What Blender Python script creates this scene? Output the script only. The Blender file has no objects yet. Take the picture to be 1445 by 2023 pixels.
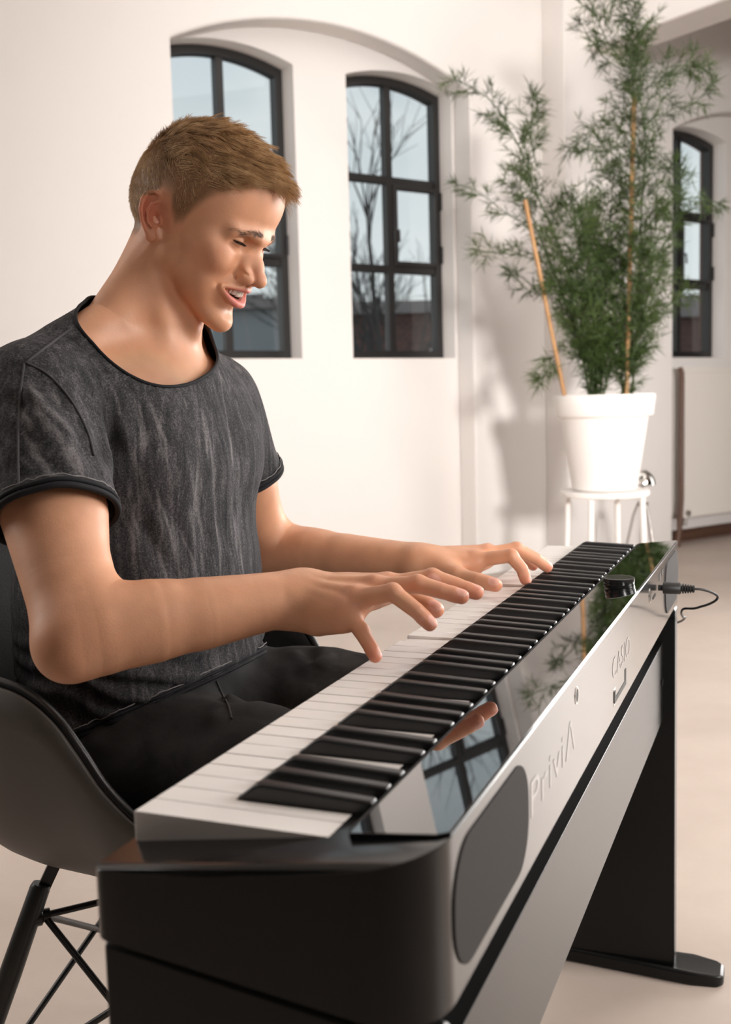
import bpy, bmesh, math, random
import numpy as np
from math import sin, cos, pi, radians, sqrt, atan2
from mathutils import Vector, Matrix, Euler, Quaternion
from mathutils.geometry import tessellate_polygon

random.seed(7)
SC = bpy.context.scene
COL = SC.collection

# ------------------------------------------------------------------ helpers
def tag(o, label=None, cat=None, group=None, kind=None):
    if label: o['label'] = label
    if cat: o['category'] = cat
    if group: o['group'] = group
    if kind: o['kind'] = kind
    return o

def empty(name, loc=(0, 0, 0), rotz=0.0):
    o = bpy.data.objects.new(name, None)
    o.empty_display_size = 0.05
    o.location = loc
    o.rotation_euler = (0, 0, rotz)
    COL.objects.link(o)
    return o

class MB:
    """collects geometry of ONE part"""
    def __init__(self):
        self.v = []; self.f = []
    def add(self, vs, fs):
        b = len(self.v)
        self.v.extend([tuple(p) for p in vs])
        self.f.extend([tuple(i + b for i in f) for f in fs])
    def box(self, x0, x1, y0, y1, z0, z1):
        self.add([(x0,y0,z0),(x1,y0,z0),(x1,y1,z0),(x0,y1,z0),(x0,y0,z1),(x1,y0,z1),(x1,y1,z1),(x0,y1,z1)],
                 [(0,3,2,1),(4,5,6,7),(0,1,5,4),(1,2,6,5),(2,3,7,6),(3,0,4,7)])
    def tube(self, pts, r, n=10, cap=True):
        pts = [Vector(p) for p in pts]
        m = len(pts)
        rs = r if hasattr(r, '__len__') else [r] * m
        ring0 = len(self.v)
        t = (pts[1] - pts[0]).normalized()
        a = t.orthogonal().normalized()
        for i, p in enumerate(pts):
            if i == 0: tt = pts[1] - pts[0]
            elif i == m - 1: tt = pts[-1] - pts[-2]
            else: tt = (pts[i+1] - pts[i]).normalized() + (pts[i] - pts[i-1]).normalized()
            if tt.length < 1e-9: tt = t
            tt.normalize()
            a = (a - tt * a.dot(tt))
            if a.length < 1e-6: a = tt.orthogonal()
            a.normalize()
            b = tt.cross(a)
            for k in range(n):
                an = 2 * pi * k / n
                self.v.append(tuple(p + (a * cos(an) + b * sin(an)) * rs[i]))
        for i in range(m - 1):
            for k in range(n):
                k2 = (k + 1) % n
                self.f.append((ring0 + i*n + k, ring0 + i*n + k2, ring0 + (i+1)*n + k2, ring0 + (i+1)*n + k))
        if cap:
            self.f.append(tuple(ring0 + k for k in reversed(range(n))))
            self.f.append(tuple(ring0 + (m-1)*n + k for k in range(n)))
    def lathe(self, prof, n=48, cx=0, cy=0, closed=False):
        b = len(self.v)
        for (r, z) in prof:
            for k in range(n):
                an = 2 * pi * k / n
                self.v.append((cx + r * cos(an), cy + r * sin(an), z))
        m = len(prof)
        for i in range(m - 1):
            for k in range(n):
                k2 = (k + 1) % n
                self.f.append((b + i*n + k, b + i*n + k2, b + (i+1)*n + k2, b + (i+1)*n + k))
        if not closed:
            if prof[0][0] > 1e-5: self.f.append(tuple(b + k for k in reversed(range(n))))
            if prof[-1][0] > 1e-5: self.f.append(tuple(b + (m-1)*n + k for k in range(n)))
    def prism(self, loops, fn, a, b_):
        """loops: list of 2D loops (first outer, rest holes); fn(p, q, h) -> xyz; extruded from h=a to h=b_"""
        pts2 = [[Vector((p[0], p[1], 0)) for p in l] for l in loops]
        tris = tessellate_polygon(pts2)
        flat = [p for l in loops for p in l]
        n = len(flat); base = len(self.v)
        for h in (a, b_):
            for p in flat: self.v.append(tuple(fn(p[0], p[1], h)))
        for t in tris:
            self.f.append((base + t[0], base + t[1], base + t[2]))
            self.f.append((base + n + t[2], base + n + t[1], base + n + t[0]))
        o = 0
        for l in loops:
            m = len(l)
            for i in range(m):
                j = (i + 1) % m
                self.f.append((base + o + i, base + o + j, base + n + o + j, base + n + o + i))
            o += m
    def build(self, name, m, parent=None, smooth=None, bevel=0.0, segs=2, weld=True):
        me = bpy.data.meshes.new(name)
        me.from_pydata(self.v, [], self.f)
        bm = bmesh.new(); bm.from_mesh(me)
        if weld: bmesh.ops.remove_doubles(bm, verts=bm.verts, dist=1e-6)
        bmesh.ops.recalc_face_normals(bm, faces=bm.faces)
        bm.to_mesh(me); bm.free()
        return link(name, me, m, parent, smooth, bevel, segs)

def link(name, me, m, parent=None, smooth=None, bevel=0.0, segs=2):
    o = bpy.data.objects.new(name, me)
    COL.objects.link(o)
    if m is not None: me.materials.append(m)
    if parent is not None: o.parent = parent
    if smooth is not None:
        me.polygons.foreach_set('use_smooth', [True] * len(me.polygons))
        if smooth < 179: me.set_sharp_from_angle(angle=radians(smooth))
    if bevel > 0:
        md = o.modifiers.new('bevel', 'BEVEL'); md.width = bevel; md.segments = segs
        md.limit_method = 'ANGLE'; md.angle_limit = radians(35); md.harden_normals = False
        me.polygons.foreach_set('use_smooth', [True] * len(me.polygons))
        me.set_sharp_from_angle(angle=radians(50))
    return o

def rounded_rect(x0, x1, y0, y1, r, n=8):
    out = []
    for (cx, cy, a0) in ((x1-r, y0+r, -90), (x1-r, y1-r, 0), (x0+r, y1-r, 90), (x0+r, y0+r, 180)):
        for k in range(n + 1):
            a = radians(a0 + 90 * k / n)
            out.append((cx + r*cos(a), cy + r*sin(a)))
    return out

def copy_tree(o, parent=None):
    c = o.copy(); COL.objects.link(c)
    if parent is not None: c.parent = parent
    for ch in list(o.children): copy_tree(ch, c)
    return c

# ------------------------------------------------------------------ materials
def mat(name, col, rough=0.5, metal=0.0, spec=0.5, **kw):
    m = bpy.data.materials.new(name); m.use_nodes = True
    b = m.node_tree.nodes['Principled BSDF']
    b.inputs['Base Color'].default_value = (*col, 1)
    b.inputs['Roughness'].default_value = rough
    b.inputs['Metallic'].default_value = metal
    b.inputs['Specular IOR Level'].default_value = spec
    for k, v in kw.items(): b.inputs[k.replace('_', ' ')].default_value = v
    return m

def nodes(m): return m.node_tree.nodes, m.node_tree.links, m.node_tree.nodes['Principled BSDF']

def noise_bump(m, scale, strength, dist=0.002, detail=4, coord='Object', aniso=None):
    N_, L_, b = nodes(m)
    tc = N_.new('ShaderNodeTexCoord'); mp = N_.new('ShaderNodeMapping')
    if aniso: mp.inputs['Scale'].default_value = aniso
    no = N_.new('ShaderNodeTexNoise'); no.inputs['Scale'].default_value = scale; no.inputs['Detail'].default_value = detail
    bu = N_.new('ShaderNodeBump'); bu.inputs['Strength'].default_value = strength; bu.inputs['Distance'].default_value = dist
    L_.new(tc.outputs[coord], mp.inputs['Vector']); L_.new(mp.outputs[0], no.inputs['Vector'])
    L_.new(no.outputs['Fac'], bu.inputs['Height']); L_.new(bu.outputs[0], b.inputs['Normal'])
    return no

def noise_color(m, scale, stops, detail=6, coord='Object', aniso=None, rough=0.6, dist=0.0):
    N_, L_, b = nodes(m)
    tc = N_.new('ShaderNodeTexCoord'); mp = N_.new('ShaderNodeMapping')
    if aniso: mp.inputs['Scale'].default_value = aniso
    no = N_.new('ShaderNodeTexNoise'); no.inputs['Scale'].default_value = scale
    no.inputs['Detail'].default_value = detail; no.inputs['Roughness'].default_value = rough
    no.inputs['Distortion'].default_value = dist
    cr = N_.new('ShaderNodeValToRGB'); el = cr.color_ramp.elements
    while len(el) < len(stops): el.new(0.5)
    for e, (p, c) in zip(el, stops): e.position = p; e.color = (*c, 1)
    L_.new(tc.outputs[coord], mp.inputs['Vector']); L_.new(mp.outputs[0], no.inputs['Vector'])
    L_.new(no.outputs['Fac'], cr.inputs[0]); L_.new(cr.outputs[0], b.inputs['Base Color'])
    return no, cr

# ------------------------------------------------------------------ place: frames of reference
HC = 0.9777                                   # camera height
YAW = 0.38034
U = Vector((sin(YAW), cos(YAW), 0)); V = Vector((cos(YAW), -sin(YAW), 0))
O = Vector((-0.16888, 0.62528, 0.72))         # piano: treble end, front edge of the keys, key tops
def uvw(u, v, w): return O + U*u + V*v + Vector((0, 0, w))
A35 = radians(35.2)
WT = Vector((cos(A35), sin(A35), 0)); WN = Vector((sin(A35), -cos(A35), 0)); WO = Vector((0.435, 5.94, 0))
def wp(s, z, n): return WO + WT*s + WN*n + Vector((0, 0, z))

# ------------------------------------------------------------------ camera
def make_camera():
    f, pitch, roll = 2139.66, 0.10587, -0.0275
    cd = bpy.data.cameras.new('camera'); cam = bpy.data.objects.new('camera', cd); COL.objects.link(cam)
    cd.sensor_fit = 'VERTICAL'; cd.sensor_height = 36; cd.lens = f / 2023 * 36
    r0 = Vector((1, 0, 0)); u0 = Vector((0, sin(pitch), cos(pitch))); fw = Vector((0, cos(pitch), -sin(pitch)))
    R = r0*cos(roll) + u0*sin(roll); Up = -r0*sin(roll) + u0*cos(roll)
    M = Matrix((R, Up, -fw)).transposed().to_4x4(); M.translation = (0, 0, HC)
    cam.matrix_world = M
    cd.clip_start = 0.05; cd.clip_end = 200
    cd.dof.use_dof = True; cd.dof.focus_distance = 1.22; cd.dof.aperture_fstop = 7.1
    SC.camera = cam
    return cam
make_camera()
SC.view_settings.view_transform = 'Standard'; SC.view_settings.look = 'None'
SC.view_settings.exposure = 0.0; SC.view_settings.gamma = 1.0
SC.view_settings.use_curve_mapping = False

try:
    cy = SC.cycles
    cy.max_bounces = 7; cy.diffuse_bounces = 4; cy.glossy_bounces = 4; cy.transmission_bounces = 4; cy.transparent_max_bounces = 8
    cy.caustics_reflective = False; cy.caustics_refractive = False
    cy.use_adaptive_sampling = True; cy.adaptive_threshold = 0.06
    cy.sample_clamp_indirect = 4.0
except Exception:
    pass

HEAD_ONLY, HEAD_RES, ARM_RES, HAIR_N, CLOTH_RES = False, .0011, .0015, 1.0, .0025
# ------------------------------------------------------------------ room
M_wall = mat('painted_plaster', (0.80, 0.762, 0.738), 0.75, spec=0.25)
noise_bump(M_wall, 9, 0.25, 0.01, detail=8)
M_floor = mat('screed_floor', (0.62, 0.53, 0.47), 0.42, spec=0.4)
noise_color(M_floor, 1.6, [(0.3, (0.43, 0.355, 0.305)), (0.55, (0.50, 0.42, 0.365)), (0.75, (0.56, 0.48, 0.425))], detail=10, rough=0.65)
noise_bump(M_floor, 30, 0.12, 0.004, detail=6)
M_ceil = mat('ceiling_paint', (0.82, 0.78, 0.74), 0.8, spec=0.2)
M_steel = mat('black_steel', (0.018, 0.017, 0.017), 0.35, spec=0.5)
M_rust = mat('brown_pipe_paint', (0.10, 0.050, 0.032), 0.45)
M_sill = mat('sill_paint', (0.80, 0.75, 0.71), 0.6)

def glass_mat():
    m = bpy.data.materials.new('window_glass'); m.use_nodes = True
    N_, L_ = m.node_tree.nodes, m.node_tree.links
    N_.clear()
    out = N_.new('ShaderNodeOutputMaterial'); mx = N_.new('ShaderNodeMixShader')
    tr = N_.new('ShaderNodeBsdfTransparent'); tr.inputs[0].default_value = (0.93, 0.95, 0.95, 1)
    gl = N_.new('ShaderNodeBsdfGlossy'); gl.inputs['Roughness'].default_value = 0.02
    lw = N_.new('ShaderNodeLayerWeight'); lw.inputs['Blend'].default_value = 0.5
    pw = N_.new('ShaderNodeMath'); pw.operation = 'POWER'; pw.inputs[1].default_value = 5.0
    fr = N_.new('ShaderNodeMath'); fr.operation = 'MULTIPLY_ADD'; fr.inputs[1].default_value = 0.96; fr.inputs[2].default_value = 0.04
    L_.new(lw.outputs['Facing'], pw.inputs[0]); L_.new(pw.outputs[0], fr.inputs[0])
    L_.new(fr.outputs[0], mx.inputs[0]); L_.new(tr.outputs[0], mx.inputs[1]); L_.new(gl.outputs[0], mx.inputs[2])
    L_.new(mx.outputs[0], out.inputs[0])
    return m
M_glass = glass_mat()

def seg_arch(s0, s1, zs, rise, n=20):
    """points of a segmental arch from s1 back to s0 (right to left), springing at zs"""
    c = (s1 - s0) / 2; R = (c*c + rise*rise) / (2*rise); zc = zs + rise - R; sm = (s0 + s1) / 2
    a = math.asin(c / R)
    return [(sm + R*sin(a - 2*a*k/n), zc + R*cos(a - 2*a*k/n)) for k in range(n + 1)]

def arch_loop(s0, s1, z0, zs, rise, n=20):
    return [(s0, z0), (s1, z0)] + seg_arch(s0, s1, zs, rise, n)

SILL = 1.165
WIN = [(-1.63, -0.965), (-0.665, 0.0), (1.64, 2.305), (2.605, 3.27)]
NICHE = [(-1.655, 0.015), (1.615, 3.285)]
H_CEIL = 3.45
S_L, S_R = -6.6, 5.2

# the slab round the windows (its face is the back of the niches)
mb = MB()
holes = [arch_loop(a + 0.0, b, SILL, 2.54, 0.055) for a, b in WIN]
mb.prism([[(S_L, 0), (S_R, 0), (S_R, H_CEIL), (S_L, H_CEIL)]] + holes, wp, -0.04, 0.12)
o = mb.build('wall_back', M_wall); tag(o, kind='structure')
mb = MB()
mb.prism([[(S_L, 0), (S_R, 0), (S_R, H_CEIL), (S_L, H_CEIL)]] + [arch_loop(a + 0.02, b + 0.012, SILL + 0.01, 2.52, 0.055) for a, b in WIN], wp, -0.095, -0.0405)
o = mb.build('wall_facade', mat('facade_brick', (0.14, 0.075, 0.06), 0.85)); tag(o, kind='structure')
# the outer skin with the two arched niches running to the floor
mb = MB()
outer = [(S_L, 0), (NICHE[0][0], 0)] + list(reversed(seg_arch(NICHE[0][0], NICHE[0][1], 2.515, 0.19, 32))) + \
        [(NICHE[0][1], 0), (NICHE[1][0], 0)] + list(reversed(seg_arch(NICHE[1][0], NICHE[1][1], 2.515, 0.19, 32))) + \
        [(NICHE[1][1], 0), (S_R, 0), (S_R, H_CEIL), (S_L, H_CEIL)]
mb.prism([outer], wp, 0.1205, 0.255)
o = mb.build('wall_front_skin', M_wall, bevel=0.012, segs=3); o.name = 'wall_arcade'; tag(o, kind='structure')
# pilaster and beam
def wbox(s0, s1, n0, n1, z0, z1):
    mb = MB(); mb.prism([[(s0, z0), (s1, z0), (s1, z1), (s0, z1)]], wp, n0, n1); return mb
o = wbox(0.53, 1.09, 0.2551, 0.42, 0, H_CEIL).build('wall_pilaster', M_wall, bevel=0.014, segs=3); tag(o, kind='structure')
o = wbox(0.705, 0.955, 0.4201, 6.6, 2.78, H_CEIL - 0.001).build('trim_1', M_wall, bevel=0.01); tag(o, kind='structure')

# windows: steel frames and panes
def make_window(i, s0, s1):
    root = empty('window_%d' % (i + 1), wp((s0+s1)/2, SILL, 0)); tag(root, kind='structure')
    inv = Matrix.Translation(-Vector(root.location))
    def P(s, z, n): return wp(s, z, n) - Vector(root.location)
    f = MB()
    fw = 0.038
    zs, rise = 2.54, 0.055
    a, b = s0 + 0.0005, s1 - 0.0005
    outer = arch_loop(a, b, SILL + 0.0005, zs - 0.0005, rise - 0.0005)
    inner = arch_loop(a + fw, b - fw, SILL + fw + 0.01, zs - fw + 0.002, rise - 0.004)
    f.prism([outer, inner], P, -0.035, 0.02)
    sm = (s0 + s1) / 2
    f.prism([[(sm - 0.019, SILL + 0.03), (sm + 0.019, SILL + 0.03), (sm + 0.019, zs + 0.02), (sm - 0.019, zs + 0.02)]], P, -0.032, 0.012)
    for z in (1.635, 2.085):
        f.prism([[(a + 0.02, z - 0.019), (b - 0.02, z - 0.019), (b - 0.02, z + 0.019), (a + 0.02, z + 0.019)]], P, -0.030, 0.010)
    f.build('window_frame', M_steel, root, bevel=0.003)
    # opening casement in the middle right, with hinges and a handle
    c = MB()
    cs0, cs1, cz0, cz1 = sm + 0.02, b - 0.02, 1.655, 2.065
    c.prism([[(cs0, cz0), (cs1, cz0), (cs1, cz1), (cs0, cz1)], [(cs0+0.022, cz0+0.022), (cs1-0.022, cz0+0.022), (cs1-0.022, cz1-0.022), (cs0+0.022, cz1-0.022)]], P, -0.02, 0.024)
    cas = c.build('casement', M_steel, root, bevel=0.003)
    h = MB()
    h.tube([P(sm + 0.03, 1.83, 0.02), P(sm + 0.03, 1.83, 0.045), P(sm + 0.028, 1.77, 0.05)], 0.007, 8)
    h.build('handle', M_steel, cas, smooth=40)
    h = MB()
    for z in (1.72, 2.0):
        h.tube([P(b - 0.004, z - 0.045, 0.026), P(b - 0.004, z + 0.045, 0.026)], 0.009, 8)
    h.build('hinge', M_steel, cas, smooth=40)
    g = MB()
    g.prism([arch_loop(a + 0.01, b - 0.01, SILL + 0.01, zs - 0.012, rise - 0.002)], P, -0.014, -0.010)
    g.build('pane', M_glass, root)
for i, (a, b) in enumerate(WIN): make_window(i, a, b)
for i, (a, b) in enumerate(WIN):
    mb = MB(); mb.prism([[(a + 0.001, SILL + 0.0005), (b - 0.001, SILL + 0.0005), (b - 0.001, SILL + 0.006), (a + 0.001, SILL + 0.006)]], wp, 0.0205, 0.118)
    o = mb.build('trim_%d' % (i + 2), M_sill); tag(o, kind='structure')

# the rest of the shell
C = [wp(S_L, 0, 0.26), wp(S_R, 0, 0.26)]
FL, FR = wp(S_L - .2, 0, 9.7), wp(S_R + .2, 0, 9.7)
def quad_slab(name, pts, m, dz=None):
    mb = MB(); n = len(pts)
    vs = [tuple(p) for p in pts] + [tuple(Vector(p) + Vector(dz)) for p in pts]
    fs = [tuple(range(n)), tuple(range(2*n - 1, n - 1, -1))] + [(i, (i+1) % n, n + (i+1) % n, n + i) for i in range(n)]
    mb.add(vs, fs); o = mb.build(name, m); tag(o, kind='structure'); return o
quad_slab('floor', [wp(S_L - .2, 0, -0.3), wp(S_R + .2, 0, -0.3), FR, FL], M_floor, (0, 0, -0.15))
quad_slab('ceiling', [wp(S_L - .2, H_CEIL, -0.3), wp(S_R + .2, H_CEIL, -0.3), wp(S_R + .2, H_CEIL, 9.7), wp(S_L - .2, H_CEIL, 9.7)], M_ceil, (0, 0, 0.15))
up = Vector((0, 0, H_CEIL))
M_front = mat('dark_painted_wall', (0.05, 0.048, 0.046), 0.8)
quad_slab('wall_left', [wp(S_L, 0, -0.2), wp(S_L, 0, 9.7), wp(S_L, H_CEIL, 9.7), wp(S_L, H_CEIL, -0.2)], M_front, -WT*0.2)
quad_slab('wall_right', [wp(S_R, 0, -0.2), wp(S_R, 0, 9.7), wp(S_R, H_CEIL, 9.7), wp(S_R, H_CEIL, -0.2)], M_front, WT*0.2)
M_front = mat('dark_painted_wall', (0.05, 0.048, 0.046), 0.8)
quad_slab('wall_front', [wp(S_L, 0, 9.5), wp(S_R, 0, 9.5), wp(S_R, H_CEIL, 9.5), wp(S_L, H_CEIL, 9.5)], M_front, WN*0.2)

# ------------------------------------------------------------------ radiator, pipes
def radiator():
    root = empty('radiator', wp(1.95, 0.16, 0.24)); L = Vector(root.location)
    tag(root, 'white panel radiator with flat front under the far right window', 'radiator')
    Mr = mat('radiator_enamel', (0.80, 0.75, 0.70), 0.35)
    def P(s, z, n): return wp(s, z, n) - L
    s0, s1, z0, z1 = 1.70, 2.75, 0.17, 1.10
    for k, nn in enumerate((0.165, 0.235)):
        p = MB(); p.prism([rounded_rect(s0, s1, z0, z1, 0.02, 4)], P, nn, nn + 0.022)
        p.build('panel', Mr, root, bevel=0.004)
    c = MB()
    k = s0 + 0.05
    while k < s1 - 0.04:
        c.prism([[(k, z0 + 0.04), (k + 0.012, z0 + 0.04), (k + 0.012, z1 - 0.03), (k, z1 - 0.03)]], P, 0.188, 0.234); k += 0.04
    c.build('fins', Mr, root)
    t = MB()
    t.prism([[(s0 - 0.002, z1 - 0.03), (s1 + 0.002, z1 - 0.03), (s1 + 0.002, z1 + 0.006), (s0 - 0.002, z1 + 0.006)]], P, 0.158, 0.262)
    t.build('top_grille', Mr, root, bevel=0.004)
    for nn in (0.172, 0.212):
        sp = MB(); sp.prism([[(s0 - 0.004, z0 + 0.02), (s0 + 0.004, z0 + 0.02), (s0 + 0.004, z1 - 0.02), (s0 - 0.004, z1 - 0.02)]], P, nn, nn + 0.034)
        sp.build('side_panel', Mr, root, bevel=0.003)
    vb = MB(); vb.tube([P(s0 + 0.05, z0 + 0.03, 0.24), P(s0 + 0.05, z0 - 0.05, 0.24)], 0.014, 10); vb.tube([P(s0 + 0.05, z0 + 0.03, 0.235), P(s0+0.05, z0+0.03, 0.275)], 0.018, 12)
    vb.build('valve', mat('valve_metal', (0.45, 0.42, 0.40), 0.35, 0.8), root, smooth=40)
    for s in (s0 + 0.2, s1 - 0.2):
        br = MB(); br.prism([[(s, 0.3), (s + 0.04, 0.3), (s + 0.04, 1.0), (s, 1.0)]], P, 0.1205, 0.166)
        br.build('bracket', Mr, root)
radiator()
mb = MB()
mb.tube([wp(1.655, 1.10, 0.275), wp(1.655, 1.07, 0.29), wp(1.655, 0.30, 0.29), wp(1.645, 0.12, 0.285), wp(1.63, 0.0, 0.28)], 0.016, 12)
o = mb.build('heating_pipe', M_rust, smooth=40); tag(o, 'brown painted heating riser pipe standing left of the white radiator', 'pipe')
mb = MB()
mb.prism([[(1.62, 0.0), (3.28, 0.0), (3.28, 0.075), (1.62, 0.075)]], wp, 0.1205, 0.145)
mb.prism([[(1.62, 0.028), (3.28, 0.028), (3.28, 0.06), (1.62, 0.06)]], wp, 0.145, 0.165)
o = mb.build('baseboard_back', M_rust, bevel=0.004); tag(o, kind='structure')
# ------------------------------------------------------------------ digital piano (local x: player -> back, y: treble -> bass, z up from the key tops)
M_body = mat('piano_black_satin', (0.003, 0.003, 0.0031), 0.26, spec=0.10, Coat_Weight=1.0, Coat_Roughness=0.13, Coat_IOR=1.31)
M_panel = mat('piano_gloss_panel', (0.004, 0.004, 0.005), 0.02, spec=0.7, Coat_Weight=1.0, Coat_Roughness=0.01)
M_wkey = mat('white_key', (0.80, 0.765, 0.74), 0.28, spec=0.4)
M_bkey = mat('black_key', (0.010, 0.010, 0.011), 0.33, spec=0.6)
noise_bump(M_bkey, 900, 0.08, 0.0004, detail=2)
M_grille = mat('speaker_cloth', (0.035, 0.031, 0.030), 0.8, spec=0.2)
noise_bump(M_grille, 1400, 0.5, 0.0006, detail=1)
M_felt = mat('dark_felt', (0.008, 0.008, 0.008), 0.9)
M_letter = mat('grey_lettering', (0.20, 0.19, 0.185), 0.26, spec=0.10, Coat_Weight=1.0, Coat_Roughness=0.13, Coat_IOR=1.31)
M_chrome = mat('chrome', (0.75, 0.73, 0.70), 0.08, 1.0)
M_hole = mat('socket_black', (0.003, 0.003, 0.003), 0.5)
M_rubber = mat('black_rubber', (0.012, 0.012, 0.012), 0.5)
M_stand = mat('stand_black_laminate', (0.004, 0.0039, 0.0038), 0.38, spec=0.15, Coat_Weight=0.55, Coat_Roughness=0.30, Coat_IOR=1.33)
noise_bump(M_stand, 700, 0.22, 0.0006, detail=2)

LEN = 1.322; KU0 = 0.043; KP = (LEN - 2*KU0) / 52; DEP = 0.2124; RW = 0.0118
def P3(v, u, w): return (v, u, w)

def make_piano():
    root = empty('digital_piano', O, -YAW)
    tag(root, 'long slim black digital piano with white keys, played by the seated person', 'piano')
    # --- body: plan outline with round rear corners, height following v
    R = 0.042; r = 0.010; x0, x1 = -0.004, DEP
    plan = []
    def arc(cx, cy, rad, a0, a1, n):
        for k in range(n + 1):
            a = radians(a0 + (a1 - a0)*k/n); plan.append((cx + rad*cos(a), cy + rad*sin(a)))
    arc(x0 + r, r, r, 180, 270, 4)
    for k in range(1, 12): plan.append((x0 + r + (x1 - R - x0 - r)*k/12, 0))
    arc(x1 - R, R, R, 270, 360, 10)
    arc(x1 - R, LEN - R, R, 0, 90, 10)
    for k in range(1, 12): plan.append((x1 - R - (x1 - R - x0 - r)*k/12, LEN))
    arc(x0 + r, LEN - r, r, 90, 180, 4)
    def top(v):
        if v < 0.0: return -0.0205
        t = min(1, max(0, v / 0.2115)); return -0.0205 + (RW - 0.0005 + 0.0205) * (t**1.5)
    def bot(v): return -0.066 - 0.024 * min(1, max(0, v / 0.2))
    b = MB(); n = len(plan)
    # a small rounding of the top edge: inset ring
    def inset(p, d):
        cx, cy = p
        vx = min(max(cx, x0 + R), x1 - R); vy = min(max(cy, R), LEN - R)
        dx, dy = vx - cx, vy - cy; L = sqrt(dx*dx + dy*dy) or 1
        return (cx + dx/L*d, cy + dy/L*d)
    rings = []
    for (d, dz, f) in ((0.002, 0.0, bot), (0.0, 0.002, bot), (0.0, -0.0004, top), (0.0004, 0.0, top)):
        rings.append([(inset(p, d)[0], inset(p, d)[1], f(p[0]) + dz) for p in plan])
    for rg in rings: b.v.extend(rg)
    for k in range(len(rings) - 1):
        for i in range(n):
            j = (i + 1) % n
            b.f.append((k*n + i, k*n + j, (k+1)*n + j, (k+1)*n + i))
    b.f.append(tuple(reversed(range(n))))
    for t in tessellate_polygon([[Vector((p[0], p[1], 0)) for p in rings[-1]]]):
        b.f.append(tuple((len(rings)-1)*n + i for i in t))
    b.build('case', M_body, root, smooth=40)
    # key bed edge + keyslip
    s = MB(); s.box(-0.002, 0.16, KU0 - 0.001, LEN - KU0 + 0.001, -0.045, -0.0205)
    s.build('key_bed', M_felt, root)
    # glossy top panel
    p = MB()
    pr_unused = [(0.1505, 0.0068), (0.1525, 0.0085), (0.2050, RW + 0.0008), (0.2095, RW + 0.0002), (0.2095, -0.004), (0.1505, -0.004)]
    u0, u1 = 0.0385, LEN - 0.0385
    rc = 0.02
    out = [(0.1505, u0), (0.203, u0), (0.2110, u0 + 0.005), (0.2110, u1 - 0.005), (0.203, u1), (0.1505, u1)]
    p.prism([out], lambda x, y, h: (x, y, h), -0.004, 0.0)
    base = len(p.v) // 2
    p.v = [(x, y, (0.0066 + (x - 0.1505)/0.0605*0.0065) if z > -0.001 else z) for (x, y, z) in p.v]
    p.build('top_panel', M_panel, root, bevel=0.0007, segs=2)
    f = MB(); f.box(0.1485, 0.1512, KU0, LEN - KU0, -0.002, 0.0062); f.build('felt_strip', M_felt, root)
    # --- keys
    order = 'CBAGFED'          # from the treble end down
    wh = MB(); L0, L1 = 0.0, 0.1500
    gap = 0.0005
    def key_mesh(cut_lo, cut_hi):
        """white key, local y 0..KP ; cut_lo/hi: notch widths left by the neighbouring black keys"""
        m = MB(); a, c = gap, KP - gap; notch = 0.053
        outline = [(L0, a), (notch, a)]
        if cut_lo: outline += [(notch, a + cut_lo), (L1, a + cut_lo)]
        else: outline += [(L1, a)]
        if cut_hi: outline += [(L1, c - cut_hi), (notch, c - cut_hi), (notch, c)]
        else: outline += [(L1, c)]
        outline += [(L0, c)]
        m.prism([outline], P3, -0.0195, 0.0)
        return m
    bw = 0.0116
    whites = [order[i % 7] for i in range(52)]
    blacks = []
    off = {'B': 0.0, 'A': -0.0, 'G': 0.0, 'E': -0.0, 'D': 0.0}
    pair = {('B', 'A'): -0.0025, ('A', 'G'): 0.0, ('G', 'F'): 0.0025, ('E', 'D'): -0.0018, ('D', 'C'): 0.0018}
    cutlo = [0.0]*52; cuthi = [0.0]*52
    for i in range(51):
        k = (whites[i], whites[i+1])
        if k in pair:
            yc = KU0 + (i + 1)*KP + pair[k]; blacks.append(yc)
            half = bw/2 + 0.0012
            cuthi[i] = half - pair[k]; cutlo[i+1] = half + pair[k]
    press = {21: 0.022, 34: 0.030, 35: 0.030}
    cache = {}
    for i in range(52):
        key = (round(cutlo[i], 4), round(cuthi[i], 4))
        if key not in cache:
            o = key_mesh(*key).build('white_key', M_wkey, root, bevel=0.0011, segs=2); cache[key] = o
        else:
            o = cache[key].copy(); COL.objects.link(o)
        o.location = (0, KU0 + i*KP, 0)
        if i in press:
            o.rotation_euler = (0, -press[i], 0); o.location = (0, KU0 + i*KP, -press[i]*0.15)
        o['group'] = 'white piano keys'
    # black key
    m = MB(); hw = bw/2
    prof = [(0.0515, -0.004, hw), (0.0535, 0.001, hw), (0.0650, 0.0100, hw*0.90), (0.0700, 0.0118, hw*0.84), (0.1478, 0.0084, hw*0.84), (0.1478, -0.004, hw)]
    ring = [(x, s*w_, z) for (x, z, w_) in prof for s in (-1, 1)]
    m.v = ring
    m.f = [(0,1,3,2), (2,3,5,4), (4,5,7,6), (6,7,9,8), (8,9,11,10), (10,11,1,0), (0,2,4,6,8,10), (11,9,7,5,3,1)]
    first = m.build('black_key', M_bkey, root, bevel=0.0024, segs=4)
    for k, y in enumerate(blacks):
        o = first if k == 0 else first.copy()
        if k: COL.objects.link(o)
        o.location = (0, y, 0); o['group'] = 'black piano keys'
    # --- rear panel fittings (x = DEP plane, facing +x)
    def plate(name, loop, h0, h1, m_, par=root, bev=0.0):
        q = MB(); q.prism([loop], lambda a, c, h: (h, a, c), h0, h1)
        return q.build(name, m_, par, bevel=bev)
    for (a, c) in ((0.040, 0.222), (LEN - 0.222, LEN - 0.044)):
        loop = rounded_rect(a, c, -0.077, 0.0015, 0.034, 10)
        plate('speaker_grille', loop, DEP - 0.002, DEP + 0.0012, M_grille, bev=0.0006)
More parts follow.
